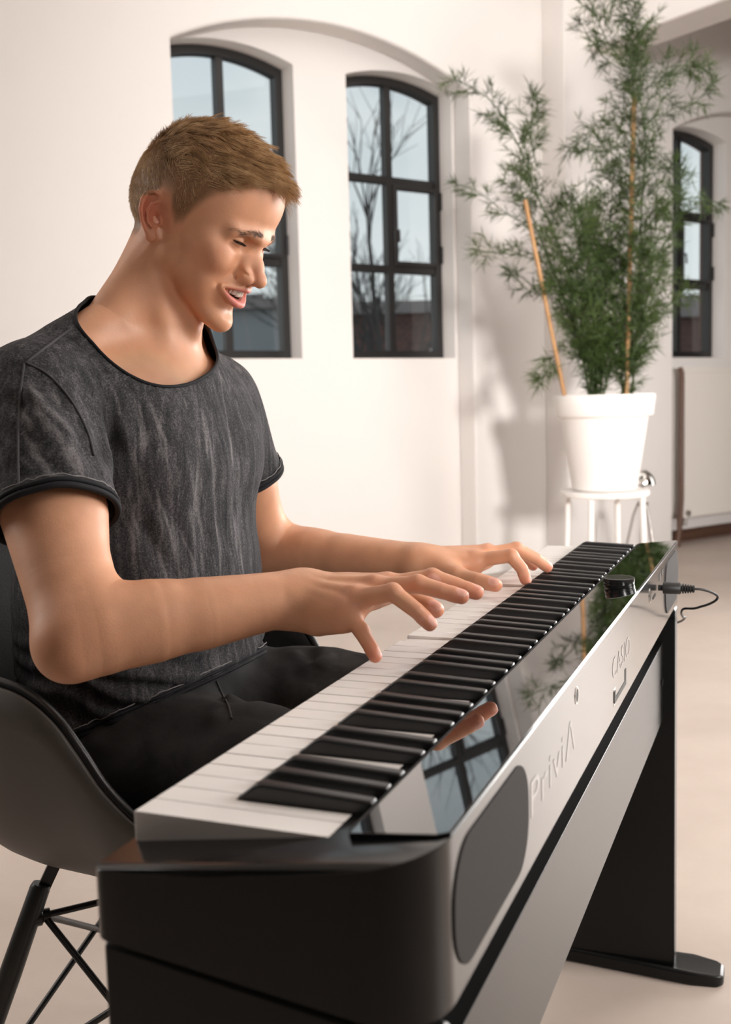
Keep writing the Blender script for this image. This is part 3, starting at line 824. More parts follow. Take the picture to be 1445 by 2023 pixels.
def mesh_sdf(f, lo, hi, h, newton=1, sub=8):
    """surface nets on sparse blocks: returns vertices and quads"""
    lo = np.array(lo, float); hi = np.array(hi, float); B = sub*h
    nb = np.ceil((hi - lo)/B).astype(int)
    gx, gy, gz = np.meshgrid(*[np.arange(n) for n in nb], indexing='ij')
    bl = np.stack([gx.ravel(), gy.ravel(), gz.ravel()], 1)
    cen = (lo + (bl + 0.5)*B).astype(f32)
    d = np.concatenate([f(cen[i:i+200000]) for i in range(0, len(cen), 200000)])
    bl = bl[np.abs(d) < B*1.05]
    m = sub + 1; ax = np.arange(m)
    off = np.stack(np.meshgrid(ax, ax, ax, indexing='ij'), -1).reshape(-1, 3)
    N = (nb*sub + 2).astype(np.int64)
    def cid(c): return (c[:, 0]*N[1] + c[:, 1])*N[2] + c[:, 2]
    cells_id, cells_p, quads = [], [], []
    E8 = [((0,0,0),(1,0,0)),((0,1,0),(1,1,0)),((0,0,1),(1,0,1)),((0,1,1),(1,1,1)),((0,0,0),(0,1,0)),((1,0,0),(1,1,0)),((0,0,1),(0,1,1)),((1,0,1),(1,1,1)),
          ((0,0,0),(0,0,1)),((1,0,0),(1,0,1)),((0,1,0),(0,1,1)),((1,1,0),(1,1,1))]
    CH = max(1, 300000 // (m**3))
    for s in range(0, len(bl), CH):
        b = bl[s:s+CH]; k = len(b)
        g = (b[:, None, :]*sub + off[None]).reshape(-1, 3)
        F = f((lo + g*h).astype(f32)).reshape(k, m, m, m)
        neg = F < 0
        any_ = np.zeros((k, sub, sub, sub), np.int8)
        for dx in (0, 1):
            for dy in (0, 1):
                for dz in (0, 1): any_ += neg[:, dx:dx+sub, dy:dy+sub, dz:dz+sub]
        act = (any_ > 0) & (any_ < 8)
        ib, ix, iy, iz = np.nonzero(act)
        if len(ib) == 0: continue
        acc = np.zeros((len(ib), 3)); cnt = np.zeros(len(ib))
        for (p, q) in E8:
            a = F[ib, ix+p[0], iy+p[1], iz+p[2]]; c = F[ib, ix+q[0], iy+q[1], iz+q[2]]
            cr = (a < 0) != (c < 0); t = np.where(cr, a/np.where(cr, a - c, 1), 0)
            pt = np.array(p)[None] + t[:, None]*(np.array(q) - np.array(p))[None]
            acc += pt*cr[:, None]; cnt += cr
        base = b[ib]*sub + np.stack([ix, iy, iz], 1)
        cells_id.append(cid(base)); cells_p.append(lo + (base + acc/cnt[:, None])*h)
        # faces: sign change along each axis on edges owned by the block
        for axis in range(3):
            sl0 = [slice(None)] + [slice(0, sub)]*3; sl1 = list(sl0); sl1[axis+1] = slice(1, m)
            n0 = neg[tuple(sl0)]; n1 = neg[tuple(sl1)]
            jb, jx, jy, jz = np.nonzero(n0 != n1)
            if len(jb) == 0: continue
            c = b[jb]*sub + np.stack([jx, jy, jz], 1)
            a1, a2 = (axis+1) % 3, (axis+2) % 3
            e1 = np.zeros(3, int); e1[a1] = 1; e2 = np.zeros(3, int); e2[a2] = 1
            q = np.stack([cid(c - e1 - e2), cid(c - e2), cid(c), cid(c - e1)], 1)
            flip = ~n0[jb, jx, jy, jz]
            q[flip] = q[flip][:, ::-1]
            quads.append(q)
    ids = np.concatenate(cells_id); ps = np.concatenate(cells_p); Q = np.concatenate(quads)
    u, idx = np.unique(ids, return_index=True); ps = ps[idx]
    pos = np.searchsorted(u, Q); pos = np.clip(pos, 0, len(u)-1)
    ok = (u[pos] == Q).all(1); Q = pos[ok]
    for _ in range(newton):
        e = h*0.5
        d0 = np.concatenate([f(ps[i:i+150000].astype(f32)) for i in range(0, len(ps), 150000)])
        g = np.zeros_like(ps)
        for a in range(3):
            sft = np.zeros(3); sft[a] = e
            g[:, a] = np.concatenate([f((ps[i:i+150000] + sft).astype(f32)) - f((ps[i:i+150000] - sft).astype(f32)) for i in range(0, len(ps), 150000)])/(2*e)
        gg = (g*g).sum(1); ps = ps - (np.clip(d0, -h, h)/np.maximum(gg, 0.25))[:, None]*g*0.9
    return ps, Q

def np_mesh(name, vs, quads):
    me = bpy.data.meshes.new(name)
    me.vertices.add(len(vs)); me.vertices.foreach_set('co', np.asarray(vs, f32).ravel())
    nq = len(quads); me.loops.add(nq*4); me.polygons.add(nq)
    me.loops.foreach_set('vertex_index', np.asarray(quads, np.int32).ravel())
    me.polygons.foreach_set('loop_start', np.arange(0, nq*4, 4, dtype=np.int32))
    me.polygons.foreach_set('loop_total', np.full(nq, 4, np.int32))
    me.polygons.foreach_set('use_smooth', np.ones(nq, bool))
    me.update(calc_edges=True); me.validate()
    return me
def set_color(me, cols, name='Col'):
    at = me.color_attributes.new(name, 'FLOAT_COLOR', 'POINT')
    c = np.ones((len(me.vertices), 4), f32); c[:, :3] = cols; at.data.foreach_set('color', c.ravel())

def vnoise(P, scale, seed=0):
    """cheap smooth value noise on numpy points"""
    q = P*scale + seed*17.31; i = np.floor(q).astype(np.int64); fr = (q - i); w = fr*fr*(3 - 2*fr)
    def hsh(a):
        n = (a[:, 0]*374761393 + a[:, 1]*668265263 + a[:, 2]*2147483647) & 0xffffffff
        n = ((n ^ (n >> 13))*1274126177) & 0xffffffff
        return ((n ^ (n >> 16)) & 0xffff)/65535.0
    r = 0
    for dx in (0, 1):
        for dy in (0, 1):
            for dz in (0, 1):
                ww = (w[:, 0] if dx else 1-w[:, 0])*(w[:, 1] if dy else 1-w[:, 1])*(w[:, 2] if dz else 1-w[:, 2])
                r = r + hsh(i + np.array([dx, dy, dz]))*ww
    return (r*2 - 1).astype(f32)

# ------------------------------------------------------------------ skeleton (metres)
def at(x, y, D):
    f, pitch, roll = 2139.66, 0.10587, -0.0275
    a, b = x - 722.5, y - 1011.5
    X = (a*cos(roll) + b*sin(roll))/f; Y = (-a*sin(roll) + b*cos(roll))/f
    d = np.array([X, cos(pitch) - Y*sin(pitch), -sin(pitch) - Y*cos(pitch)])
    return (np.array([0, 0, HC]) + d*(D/d[1]))
def W3(u, v, z): return np.array(uvw(u, v, z - 0.72))
FU = np.array(U); FV = np.array(V); FZ = np.array([0, 0, 1.0])

# head frame
HS = 0.955                       # scale of the head, mm -> m*1000
HY, HP, HR_ = radians(-20.0), radians(25.5), radians(1.0)
_f0 = np.array([cos(HY), sin(HY), 0]); _l = np.array([-sin(HY), cos(HY), 0])
_f = _f0*cos(HP) - FZ*sin(HP); _u = _f0*sin(HP) + FZ*cos(HP)
HX = _f; HL = _l*cos(HR_) + _u*sin(HR_); HU = _u*cos(HR_) - _l*sin(HR_)
HCEN = np.array([-0.187, 1.31, 1.186])
HM = np.stack([HX, HL, HU], 1)   # columns
def to_head(P): return ((P - A3(HCEN)) @ A3(HM))*f32(1000/HS)
def from_head(p): return HCEN + (np.asarray(p, float)*HS/1000) @ HM.T
# ------------------------------------------------------------------ head (local millimetres: x forward, y left, z up)
EYE = (64.0, 31.0, 4.5)
def head_sdf(H):
    """H: local mm points -> distance in mm"""
    x, y, z = H[:, 0], H[:, 1], H[:, 2]
    ay = np.abs(y)
    S = np.stack([x, ay, z], 1)          # mirrored
    # cranium
    d = ell(H, (-2, 0, 46), (87, 72, 77))
    d = smin(d, ell(H, (44, 0, 50), (47, 59, 47)), 20)           # forehead
    d = smin(d, ell(S, (-6, 30, 20), (74, 42, 58)), 25)         # parietal / temporal
    d = smin(d, ell(H, (-44, 0, 10), (38, 50, 42)), 25)         # occiput
    # face mass
    d = smin(d, ell(H, (34, 0, -10), (46, 55, 60)), 22)
    d = smin(d, cone(S, (4, 46, -46), (60, 15, -92), 14, 13.5), 18)  # jaw line
    d = smin(d, cone(S, (2, 51, -8), (4, 48, -48), 14, 13.5), 18)   # ramus
    d = smin(d, ell(H, (42, 0, -66), (33, 33, 29)), 20)
    d = smin(d, ell(S, (42, 37, -46), (25, 20, 32)), 20)         # cheek
    d = smin(d, ell(S, (46, 45, -12), (24, 18.5, 15)), 16)       # cheekbone
    d = smin(d, chain(S, [(84.4, 0, 13.2), (83.6, 9, 13.6), (79.5, 25, 14), (71, 43, 13)], [8.9, 8.9, 8.7, 8.3]), 13)    # brow ridge
    d = smin(d, ell(H, (71.5, 0, -98.5), (14.5, 18, 13.5)), 12)      # chin
    d = smin(d, ell(H, (63, 0, -49), (26, 30, 25)), 15)          # mouth barrel
    # eye sockets
    d = smax(d, -ell(S, (85.5, 29.5, 1.0), (16.5, 20, 9.5)), 9)
    # cheek apple raised by the smile
    d = smin(d, ell(S, (59, 39, -25), (17, 18, 15)), 12)
    # eyes: lids over the ball, looking down
    eb = EYE
    lid = sph(S, eb, 14.8)
    e = S - A3(eb)
    el_ = np.degrees(np.arctan2(e[:, 2], np.maximum(e[:, 0], 1e-3)))
    lat = e[:, 1]/14.0
    slit_mid = -12.0 + 3.0*lat
    hgt = 7.0*np.clip(1 - (lat/1.0)**2, 0, 1)
    slit = (np.abs(el_ - slit_mid) - hgt)*0.24
    slit = np.maximum(slit, -(e[:, 0] - 2))
    d = smin(d, lid, 5)
    er = np.sqrt((e**2).sum(1))
    d = smax(d, -np.maximum(slit, np.abs(er - 13.8) - 2.2), 0.9)
    cre = np.abs(el_ - (17 - 5*lat))*0.24            # crease of the upper lid
    d = d + 0.9*np.exp(-(cre/1.1)**2)*np.clip(1 - (lat/1.05)**2, 0, 1)*(np.abs(er - 15.5) < 6)*(e[:, 0] > 0)
    cre = np.abs(el_ + 36 - 6*lat)*0.24              # fold under the eye
    d = d + 0.45*np.exp(-(cre/1.3)**2)*np.clip(1 - (lat/1.05)**2, 0, 1)*(np.abs(er - 16) < 6)*(e[:, 0] > 0)
    # nose
    n = cone(H, (78, 0, 8), (93, 0, -18), 6.8, 7.2)
    n = smin(n, cone(H, (93, 0, -18), (102, 0, -31.5), 7.2, 7.8), 7)
    n = smin(n, ell(H, (103, 0, -33.5), (8.6, 8.6, 8)), 5)
    n = smin(n, ell(S, (88.5, 12.0, -36.0), (12, 6.8, 8.0)), 5)      # alae
    n = smin(n, cone(H, (101, 0, -38), (89, 0, -44.5), 4.4, 4.2), 4)
    n = smin(n, cone(S, (80, 8, -12), (84, 12, -29), 8, 8), 10)     # side walls
    n = smax(n, -cone(S, (92, 6.8, -46), (94, 5.8, -37), 3.0, 1.5), 2.2)   # nostrils
    # groove where the wing meets the cheek
    gro = chain(S, [(93, 17.5, -30), (84, 20.5, -29), (78.5, 20.5, -36), (82, 17.5, -44)], [0.6, 1.1, 1.2, 0.5])
    d = smin(d, n, 7)
    d = smax(d, -gro, 3.0)
    fold = chain(S, [(83.5, 21.5, -30), (78.5, 29, -39), (73.5, 34.5, -47), (70, 37, -52)], [1.4, 1.8, 1.0, 0.1])
    d = smax(d, -fold, 9)
    # mouth: upper lip, lower lip, opening
    ul = chain(S, [(93.0, 0, -50.2), (91.3, 6, -49.7), (86.0, 17, -50.4), (74.0, 32.5, -52.6)], [3.0, 3.0, 2.2, 0.9], 2)
    ll = chain(S, [(88.0, 0, -70.5), (86.5, 8, -69.8), (82, 18, -65.8), (73, 32, -55.6)], [5.4, 5.2, 4.2, 1.6], 2)
    d = smin(d, ul, 5); d = smin(d, ll, 5)
    d = smax(d, -ell(H, (89, 0, -82.5), (7, 22, 4.5)), 9)             # mentolabial fold
    d = smax(d, -ell(H, (99, 0, -44.5), (3.4, 2.6, 4)), 6)           # philtrum
    op = chain(S, [(90, 0, -59.3), (87, 9, -58.7), (82, 19, -57.0), (74, 30, -54.2)], [6.0, 5.8, 4.6, 0.9])
    op2 = chain(S, [(76, 0, -60.3), (72, 9, -59.8), (66, 18, -58.2), (64, 26, -56)], [7.0, 6.6, 4.6, 0.5])
    d = smax(d, -smin(op, op2, 6), 1.6)
        # ears
    ec = A3((-19.5, 71, -7))
    q = (S - ec)/0.90
    ca, sa = cos(radians(24)), sin(radians(24))      # the plate leaves the head backwards
    ct, st = cos(radians(-8)), sin(radians(-8))
    px = q[:, 0]*ca - q[:, 1]*sa; py = q[:, 0]*sa + q[:, 1]*ca; pz = q[:, 2]
    ex = px*ct - pz*st; ez = px*st + pz*ct
    E = np.stack([ex/1.12, py, ez], 1).astype(f32)
    hel = [(6.5, 1, 5), (9.5, 2.2, 12), (8, 4, 22), (2, 6, 29.5), (-5.5, 7.0, 31.5), (-12.5, 7.8, 27.5), (-16.5, 8.4, 18), (-16.5, 8, 6), (-13, 6.5, -7), (-7, 4.5, -19), (-1.5, 3.5, -25)]
    hr = [1.2, 1.8, 2.2, 2.4, 2.5, 2.6, 2.6, 2.5, 2.4, 2.4, 2.4]
    ear = chain(E, hel, hr, 1.2)
    ear = smin(ear, ell(E, (-4, 1.8, 4), (13, 2.4, 27)), 2.6)
    ant = chain(E, [(3, 5.0, 21), (-4, 6.4, 16), (-8.5, 7.0, 5), (-6, 6.2, -8), (-0.5, 5.4, -13)], [1.5, 1.9, 2.1, 2.1, 1.9], 1.4)
    ear = smin(ear, ant, 2.4)
    ear = smax(ear, -ell(E, (1.0, 6.8, -1.0), (6.3, 6.4, 9.5)), 2.2)  # concha
    ear = smin(ear, ell(E, (0.0, 2.6, -25), (6.6, 3.6, 8.5)), 4)      # lobe
    ear = smin(ear, ell(E, (7.6, 2.4, -4), (3.2, 3.8, 5.0)), 3.5)     # tragus
    ear = smax(ear, -ell(E, (3.4, 4.8, -5), (3.2, 6, 3.8)), 2.5)      # canal
    d = smin(d, ear*0.90, 3.0)
    return d
# ------------------------------------------------------------------ body
RS = at(64, 792, 1.165); RE = at(150, 1258, 1.0); RWR = at(588, 1177, 1.088)
LS = at(418, 796, 1.470); LE = at(525, 1096, 1.565); LWR = at(826, 1112, 1.44)
NB = W3(.612, -.350, 1.035)      # neck base
def lerp(a, b, t): return np.asarray(a)*(1 - t) + np.asarray(b)*t

def neck_sdf(P):
    a = from_head((-24, 0, -22)); b = NB - FV*.006
    d = chain(P, [a, lerp(a, b, .5) + FV*.009, b, b - FZ*0.06], [.041, .0410, .054, .072], .02)
    for sy in (-1, 1):
        # sternomastoids
        m0 = from_head((-20, sy*49, -30)); m1 = NB + FV*0.047 + FU*0.017*sy - FZ*0.032
        d = smin(d, chain(P, [m0, lerp(m0, m1, .5) + FU*sy*.004, m1], [.0095, .0105, .0075], .01), .014)
        # trapezius
        t0 = from_head((-38, sy*18, -26)); t1 = (RS if sy < 0 else LS) + FZ*0.034 - FU*sy*0.03 - FV*.012
        mid = lerp(t0, t1, .5) - FZ*0.029 - FV*0.002 - FU*sy*.012
        d = smin(d, chain(P, [t0, mid, t1], [.015, .029, .028], .02), .045)
    # throat, larynx
    l0 = from_head((14, 0, -84)); l1 = NB + FV*0.036 - FZ*0.028
    d = smin(d, chain(P, [l0, lerp(l0, l1, .5) - FV*.002, l1], [.024, .023, .022], .02), .025)
    d = smin(d, ell(P, lerp(l0, l1, .42) + FV*.017, (.010, .010, .013)), .012)
    # collarbones
    for sy, S_ in ((-1, RS), (1, LS)):
        c0 = NB + FV*0.050 + FU*0.024*sy - FZ*0.040; c1 = S_ + FZ*0.032 + FV*0.012 - FU*sy*0.03
        d = smin(d, cone(P, c0, c1, .008, .009), .022)
    return d

def torso_sdf(P, grow=0.0):
    Q = np.stack([(P - A3(W3(.622, -.36, .0))) @ A3(FV), (P - A3(W3(.622, -.36, 0))) @ A3(FU), P[:, 2]], 1)
    d = ell(Q, (0.002, 0, .885), (.108, .150, .175))
    d = smin(d, ell(np.stack([Q[:, 0], np.abs(Q[:, 1]), Q[:, 2]], 1), (.050, .068, .915), (.052, .075, .06)), .05)
    d = smin(d, ell(Q, (0.010, 0.002, .70), (.100, .138, .16)), .06)
    d = smin(d, ell(Q, (-.020, 0.003, .575), (.120, .168, .10)), .06)
    d = smin(d, chain(P, [RS - FZ*.01 + FU*.01, NB - FZ*.045, LS - FZ*.01 - FU*.01], [.052, .068, .050], .04), .05)
    return d - grow

def seg_frame(a, b, n):
    t = (b - a)/np.linalg.norm(b - a); n = n - t*(n @ t); n = n/np.linalg.norm(n); return t, n, np.cross(t, n)

def arm_sdf(P, S, Eb, Wr, side, dorsal):
    """side -1 right, +1 left ; dorsal: direction of the back of the hand"""
    k = .018
    up = Eb - S
    L = lambda t: S + up*t
    d = chain(P, [S, L(.25), L(.5), L(.78), Eb], [.055, .0490, .0450, .0385, .0345], .02)
    fwd = (Wr - Eb)/np.linalg.norm(Wr - Eb)
    tu = up/np.linalg.norm(up)
    bi = fwd - tu*(fwd @ tu); bi /= np.linalg.norm(bi)
    d = smin(d, chain(P, [L(.22) + bi*.012, L(.52) + bi*.017, L(.80) + bi*.010], [.032, .0335, .024], .02), .025)   # biceps
    d = smin(d, chain(P, [L(.22) - bi*.012, L(.50) - bi*.014, L(.84) - bi*.004], [.033, .032, .024], .02), .025)   # triceps
    d = smin(d, sph(P, Eb - bi*.012 + tu*.016, .022), .020)          # olecranon
    F = lambda t: Eb + (Wr - Eb)*t
    lat = np.cross(fwd, dorsal); lat /= np.linalg.norm(lat)
    d = smin(d, chain(P, [F(0.0), F(.14), F(.32), F(.55), F(.78), F(1.0)], [.034, .0395, .0390, .0330, .0268, .0230], .03), .025)
    d = smin(d, chain(P, [L(.80) + bi*.018, F(.12) + dorsal*.014, F(.38) + dorsal*.008], [.018, .0235, .020], .02), .03)  # brachioradialis
    for s in (-1, 1):
        d = smin(d, chain(P, [F(.55) + lat*s*.006, F(.80) + lat*s*.009, F(1.0) + lat*s*.0105, F(1.06) + lat*s*.010], [.0245, .0205, .0172, .0165], .02), .02)
    d = smin(d, ell(P, F(.955) + lat*side*-.018 + dorsal*.007, (.0085, .0085, .0085)), .010)  # ulnar head
    return d

# fingers: photo chains -> (MCP, PIP, DIP, TIP)
def FCH(c): return [at(*p) for p in c]
HANDS = {
 'R': dict(pinky=FCH([(682, 1206, 1.045), (714, 1247, 1.028), (732, 1278, 1.018), (742, 1297, 1.0115)]),
           ring=FCH([(704, 1183, 1.050), (776, 1170, 1.022), (824, 1207, 1.014), (850, 1233, 1.013)]),
           middle=FCH([(742, 1162, 1.064), (826, 1154, 1.046), (872, 1167, 1.040), (913, 1179, 1.037)]),
           index=FCH([(768, 1156, 1.082), (854, 1141, 1.076), (902, 1156, 1.072), (942, 1171, 1.068)]),
           thumb=FCH([(640, 1190, 1.105), (716, 1176, 1.125), (800, 1172, 1.118), (862, 1205, 1.100)])),
 'L': dict(pinky=FCH([(948, 1096, 1.50), (984, 1096, 1.525), (1008, 1104, 1.54), (1026, 1115, 1.55)]),
           ring=FCH([(965, 1093, 1.475), (1008, 1089, 1.492), (1036, 1103, 1.505), (1054, 1118, 1.513)]),
           middle=FCH([(962, 1095, 1.450), (1020, 1084, 1.455), (1060, 1104, 1.460), (1082, 1121, 1.468)]),
           index=FCH([(940, 1107, 1.425), (1010, 1098, 1.408), (1032, 1124, 1.402), (1039, 1146, 1.404)]),
           thumb=FCH([(868, 1122, 1.415), (905, 1139, 1.387), (945, 1147, 1.365), (980, 1156, 1.350)])),
}
FR = dict(pinky=[.0086, .0076, .0069, .0060], ring=[.0096, .0087, .0078, .0067], middle=[.0098, .0090, .0081, .0069], index=[.0098, .0089, .0080, .0069], thumb=[.0130, .0110, .0102, .0083])
def finger_frame(c):
    """dorsal direction of the last segment"""
    t1 = c[3] - c[2]; t1 = t1/np.linalg.norm(t1)
    t0 = c[1] - c[0]; t0 = t0/np.linalg.norm(t0)
    b = (t0 - t1*(t0 @ t1))
    return t1, b
def hand_sdf(P, hd, Wr, dorsal, fwd, key):
    lat = np.cross(fwd, dorsal); lat /= np.linalg.norm(lat)
    d = None
    names = ['index', 'middle', 'ring', 'pinky']
    sp = {'index': 1, 'middle': .4, 'ring': -.3, 'pinky': -1}
    ln = (hd['index'][0] - hd['pinky'][0]); ln = ln/np.linalg.norm(ln)
    palm = None
    for nme in names:
        w = Wr + ln*sp[nme]*.013; m = hd[nme][0]
        r1 = {'index': .0125, 'middle': .0125, 'ring': .0118, 'pinky': .0110}[nme]
        e = cone(P, w, m - dorsal*.0025, .0165, r1)
        palm = e if palm is None else smin(palm, e, .016)
        e2 = cone(P, w - dorsal*.010, m - dorsal*.009 - (m - Wr)*.10, .013, .0105)   # palm flesh
        palm = smin(palm, e2, .016)
    # webs between neighbouring knuckles
    for a, b in zip(names, names[1:]):
        palm = smin(palm, cone(P, hd[a][0] - dorsal*.004, hd[b][0] - dorsal*.004, .0098, .0092), .008)
    # hypothenar and thenar
    pk = hd['pinky'][0]; palm = smin(palm, chain(P, [Wr - ln*.014 - dorsal*.010, lerp(Wr, pk, .5) - ln*.008 - dorsal*.014, pk - ln*.001 - dorsal*.008], [.014, .0165, .0105], .01), .014)
    th = hd['thumb']
    palm = smin(palm, chain(P, [Wr + ln*.012 - dorsal*.006, lerp(Wr, th[0], .6) - dorsal*.006, th[0], th[1]], [.015, .0165, .0155, .0118], .01), .016)
    palm = smin(palm, cone(P, lerp(Wr, hd['index'][0], .55) - dorsal*.006, th[0], .012, .012), .016)
    d = palm
    for nme in names + ['thumb']:
        c = hd[nme]; r = FR[nme]
        e = chain(P, c, r, .004)
        t_, b_ = NAILDIR[key][nme]
        e = smin(e, sph(P, c[1] + b_*.0012, r[1]*.93), .004)
        e = smin(e, cone(P, c[3] - t_*r[3]*1.3, c[3] - t_*r[3]*.25, r[3]*1.04, r[3]*.95), .003)
        d = smin(d, e, .0075 if nme != 'thumb' else .009)
        if nme != 'thumb':
            d = smin(d, sph(P, c[0] + dorsal*.0030, FR[nme][0]*.80), .007)     # knuckles
            d = smin(d, cone(P, lerp(Wr, c[0], .30) + ln*sp[nme]*.006 + dorsal*.0135, c[0] + dorsal*.0085, .0022, .0030), .007)   # tendons
    # nails
    for nme in names + ['thumb']:
        c = hd[nme]; r = FR[nme][3]
        t, b = NAILDIR[key][nme]
        s = np.cross(t, b); M = np.stack([t, s, b], 0)
        pos = c[3] - t*r*.10 + b*r*.62
        d = smin(d, ell(P, pos, (r*.98, r*.74, r*.50), M), .0006)
    return d
NAILDIR = {'R': {}, 'L': {}}
def setup_hands():
    out = {}
    for key, (Wr, Eb) in {'R': (RWR, RE), 'L': (LWR, LE)}.items():
        hd = HANDS[key]
        mid = (hd['middle'][0] + hd['ring'][0])/2; fwd = mid - Wr; fwd /= np.linalg.norm(fwd)
        ln = hd['index'][0] - hd['pinky'][0]
        n = np.cross(fwd, ln); n = n/np.linalg.norm(n)
        if n[2] < 0: n = -n
        out[key] = (n, fwd)
        for nme in hd:
            t, b = finger_frame(hd[nme])
            if nme == 'thumb': b = np.array([0, 0, 1.0]) + (-FU*.8 if key == 'R' else -FU*1.0)
            b = b + n*0.02
            b = b - t*(b @ t); b /= np.linalg.norm(b)
            NAILDIR[key][nme] = (t, b)
    return out
HF = setup_hands()

def leg_pts(s):
    if s < 0: return [W3(.535, -.385, .560), W3(.515, -.18, .566), W3(.480, .065, .552), W3(.505, -.03, .34), W3(.515, -.14, .10)]
    return [W3(.715, -.385, .560), W3(.745, -.18, .572), W3(.785, .065, .545), W3(.785, .0, .34), W3(.780, -.10, .10)]
# ------------------------------------------------------------------ build the person
SKIN = np.array([0.635, 0.318, 0.185])
def sstep(a, b, x):
    t = np.clip((x - a)/(b - a), 0, 1); return t*t*(3 - 2*t)
def mixc(c, m, col): return c*(1 - m[:, None]) + np.array(col)[None]*m[:, None]

def head_all(P):
    H = to_head(P)
    d = head_sdf(H)*f32(HS/1000)
    d = smin(d, neck_sdf(P), f32(.009))
    low = P[:, 2] < 1.13
    if low.any():
        d = d.copy(); d[low] = smin(d[low], torso_sdf(P[low]), f32(.022))
    return d

def hair_line(H):
    """height above the hairline (local mm)"""
    x, z = H[:, 0], H[:, 2]
    xs = [-110, -60, -44, -38, -20, -4, 2, 9, 18, 28, 40, 52, 64, 76, 90]
    zs = [-48, -46, -40, -10, 22, 20, 2, -9, -3, 16, 34, 49, 60, 67, 73]
    return z - np.interp(x, xs, zs)
def hair_mask(H):
    """1 where hair grows on the scalp"""
    return sstep(-5, 9, hair_line(H))
def hair_len(H):
    return sstep(30, 84, H[:, 2] + 0.10*H[:, 0])      # fade from the sides to the top

def skin_colors(ps):
    c = np.repeat(SKIN[None], len(ps), 0)
    P = ps.astype(f32); H = to_head(P)
    x, y, z = H[:, 0], H[:, 1], H[:, 2]; ay = np.abs(y)
    n1 = vnoise(ps, 90, 1); n2 = vnoise(ps, 35, 2)
    c = c*(1 + 0.05*n1 + 0.05*n2)[:, None]
    inh = (np.linalg.norm(H, axis=1) < 190)
    def blob(cx, cy, cz, r): return np.exp(-(((x - cx)**2 + (ay - cy)**2 + (z - cz)**2)/(r*r)))*inh
    c = mixc(c, .45*blob(54, 42, -22, 24), (.60, .235, .145))
    c = mixc(c, .50*blob(100, 0, -30, 14), (.60, .23, .15))
    c = mixc(c, .75*blob(-22, 80, -3, 26)*(ay > 68), (.58, .17, .10))
    # lips
    S = np.stack([x, ay, z], 1).astype(f32)
    ul = chain(S, [(94.5, 0, -51.4), (92.5, 6, -50.9), (87, 16, -51.4), (75, 31.5, -53.2)], [2.9, 3.0, 2.2, .8])
    ll = chain(S, [(89, 0, -69.8), (87.5, 8, -69), (83, 17, -65), (74, 31, -55.6)], [5.9, 5.7, 4.4, 1.4])
    lm = np.clip(1 - np.minimum(ul, ll)/1.6 - .15, 0, 1)*inh
    c = mixc(c, lm*.9, (.56, .165, .135))
    inner = sstep(0.8, -1.2, np.minimum(chain(S, [(80, 0, -60.3), (76, 9, -59.8), (70, 20, -56.5)], [9.5, 8.5, 5]), 9))*inh*(x < 87)
    c = mixc(c, inner*.9, (.16, .03, .025))
    # eyelid margins
    eb = A3(EYE); e = S - eb
    # eyebrow tint and scalp
    bp = chain(S, [(88, 9, 13), (82, 25, 17.5), (66, 47, 15.5)], [3.5, 3.2, 1.6])
    c = mixc(c, np.clip(1 - bp/2.2, 0, 1)*.25*inh, (.20, .10, .05))
    hm = hair_mask(H)*inh*(np.linalg.norm(S - A3((-22, 80, -7)), axis=1) > 23)
    c = mixc(c, hm*(.30 + .62*sstep(-2, 20, hair_line(H))), (.19, .10, .046))
    # beard shadow, very light
    # knuckles, fingertips, nails
    for key in ('R', 'L'):
        for nme, ch in HANDS[key].items():
            r = FR[nme]
            for j in (1, 2):
                dd = np.linalg.norm(ps - ch[j], axis=1); c = mixc(c, .55*np.exp(-(dd/.010)**2), (.58, .215, .14))
            dd = np.linalg.norm(ps - ch[3], axis=1); c = mixc(c, .8*np.exp(-(dd/.011)**2), (.60, .17, .11))
            dd = np.linalg.norm(ps - ch[0], axis=1); c = mixc(c, .5*np.exp(-(dd/.014)**2), (.58, .22, .15))
            t, b = NAILDIR[key][nme]; s = np.cross(t, b); M = np.stack([t, s, b], 0); rr = r[3]
            q = (ps - (ch[3] - t*rr*.10 + b*rr*.62)) @ M.T
            nm = sstep(1.05, .85, np.sqrt((q[:, 0]/(rr*1.0))**2 + (q[:, 1]/(rr*.78))**2))*(q[:, 2] > .0002)
            c = mixc(c, nm*.85, (.74, .40, .32))
    for E_ in (RE, LE):
        dd = np.linalg.norm(ps - E_, axis=1); c = mixc(c, .25*np.exp(-(dd/.04)**2), (.56, .23, .15))
    return np.clip(c, 0, 1)

def make_skin():
    m = mat('skin', tuple(SKIN), 0.47, spec=0.45)
    N_, L_, b = nodes(m)
    a = N_.new('ShaderNodeAttribute'); a.attribute_name = 'Col'
    L_.new(a.outputs['Color'], b.inputs['Base Color'])
    b.inputs['Subsurface Weight'].default_value = 0.22
    b.inputs['Subsurface Radius'].default_value = (1.0, 0.35, 0.18)
    b.inputs['Subsurface Scale'].default_value = 0.006
    tc = N_.new('ShaderNodeTexCoord')
    no = N_.new('ShaderNodeTexNoise'); no.inputs['Scale'].default_value = 900; no.inputs['Detail'].default_value = 3
    no2 = N_.new('ShaderNodeTexNoise'); no2.inputs['Scale'].default_value = 120; no2.inputs['Detail'].default_value = 3
    ad = N_.new('ShaderNodeMath'); ad.operation = 'ADD'
    L_.new(tc.outputs['Object'], no.inputs['Vector']); L_.new(tc.outputs['Object'], no2.inputs['Vector'])
    L_.new(no.outputs['Fac'], ad.inputs[0]); L_.new(no2.outputs['Fac'], ad.inputs[1])
    bu = N_.new('ShaderNodeBump'); bu.inputs['Strength'].default_value = 0.28; bu.inputs['Distance'].default_value = 0.0006
    L_.new(ad.outputs[0], bu.inputs['Height']); L_.new(bu.outputs[0], b.inputs['Normal'])
    return m
M_skin = make_skin()

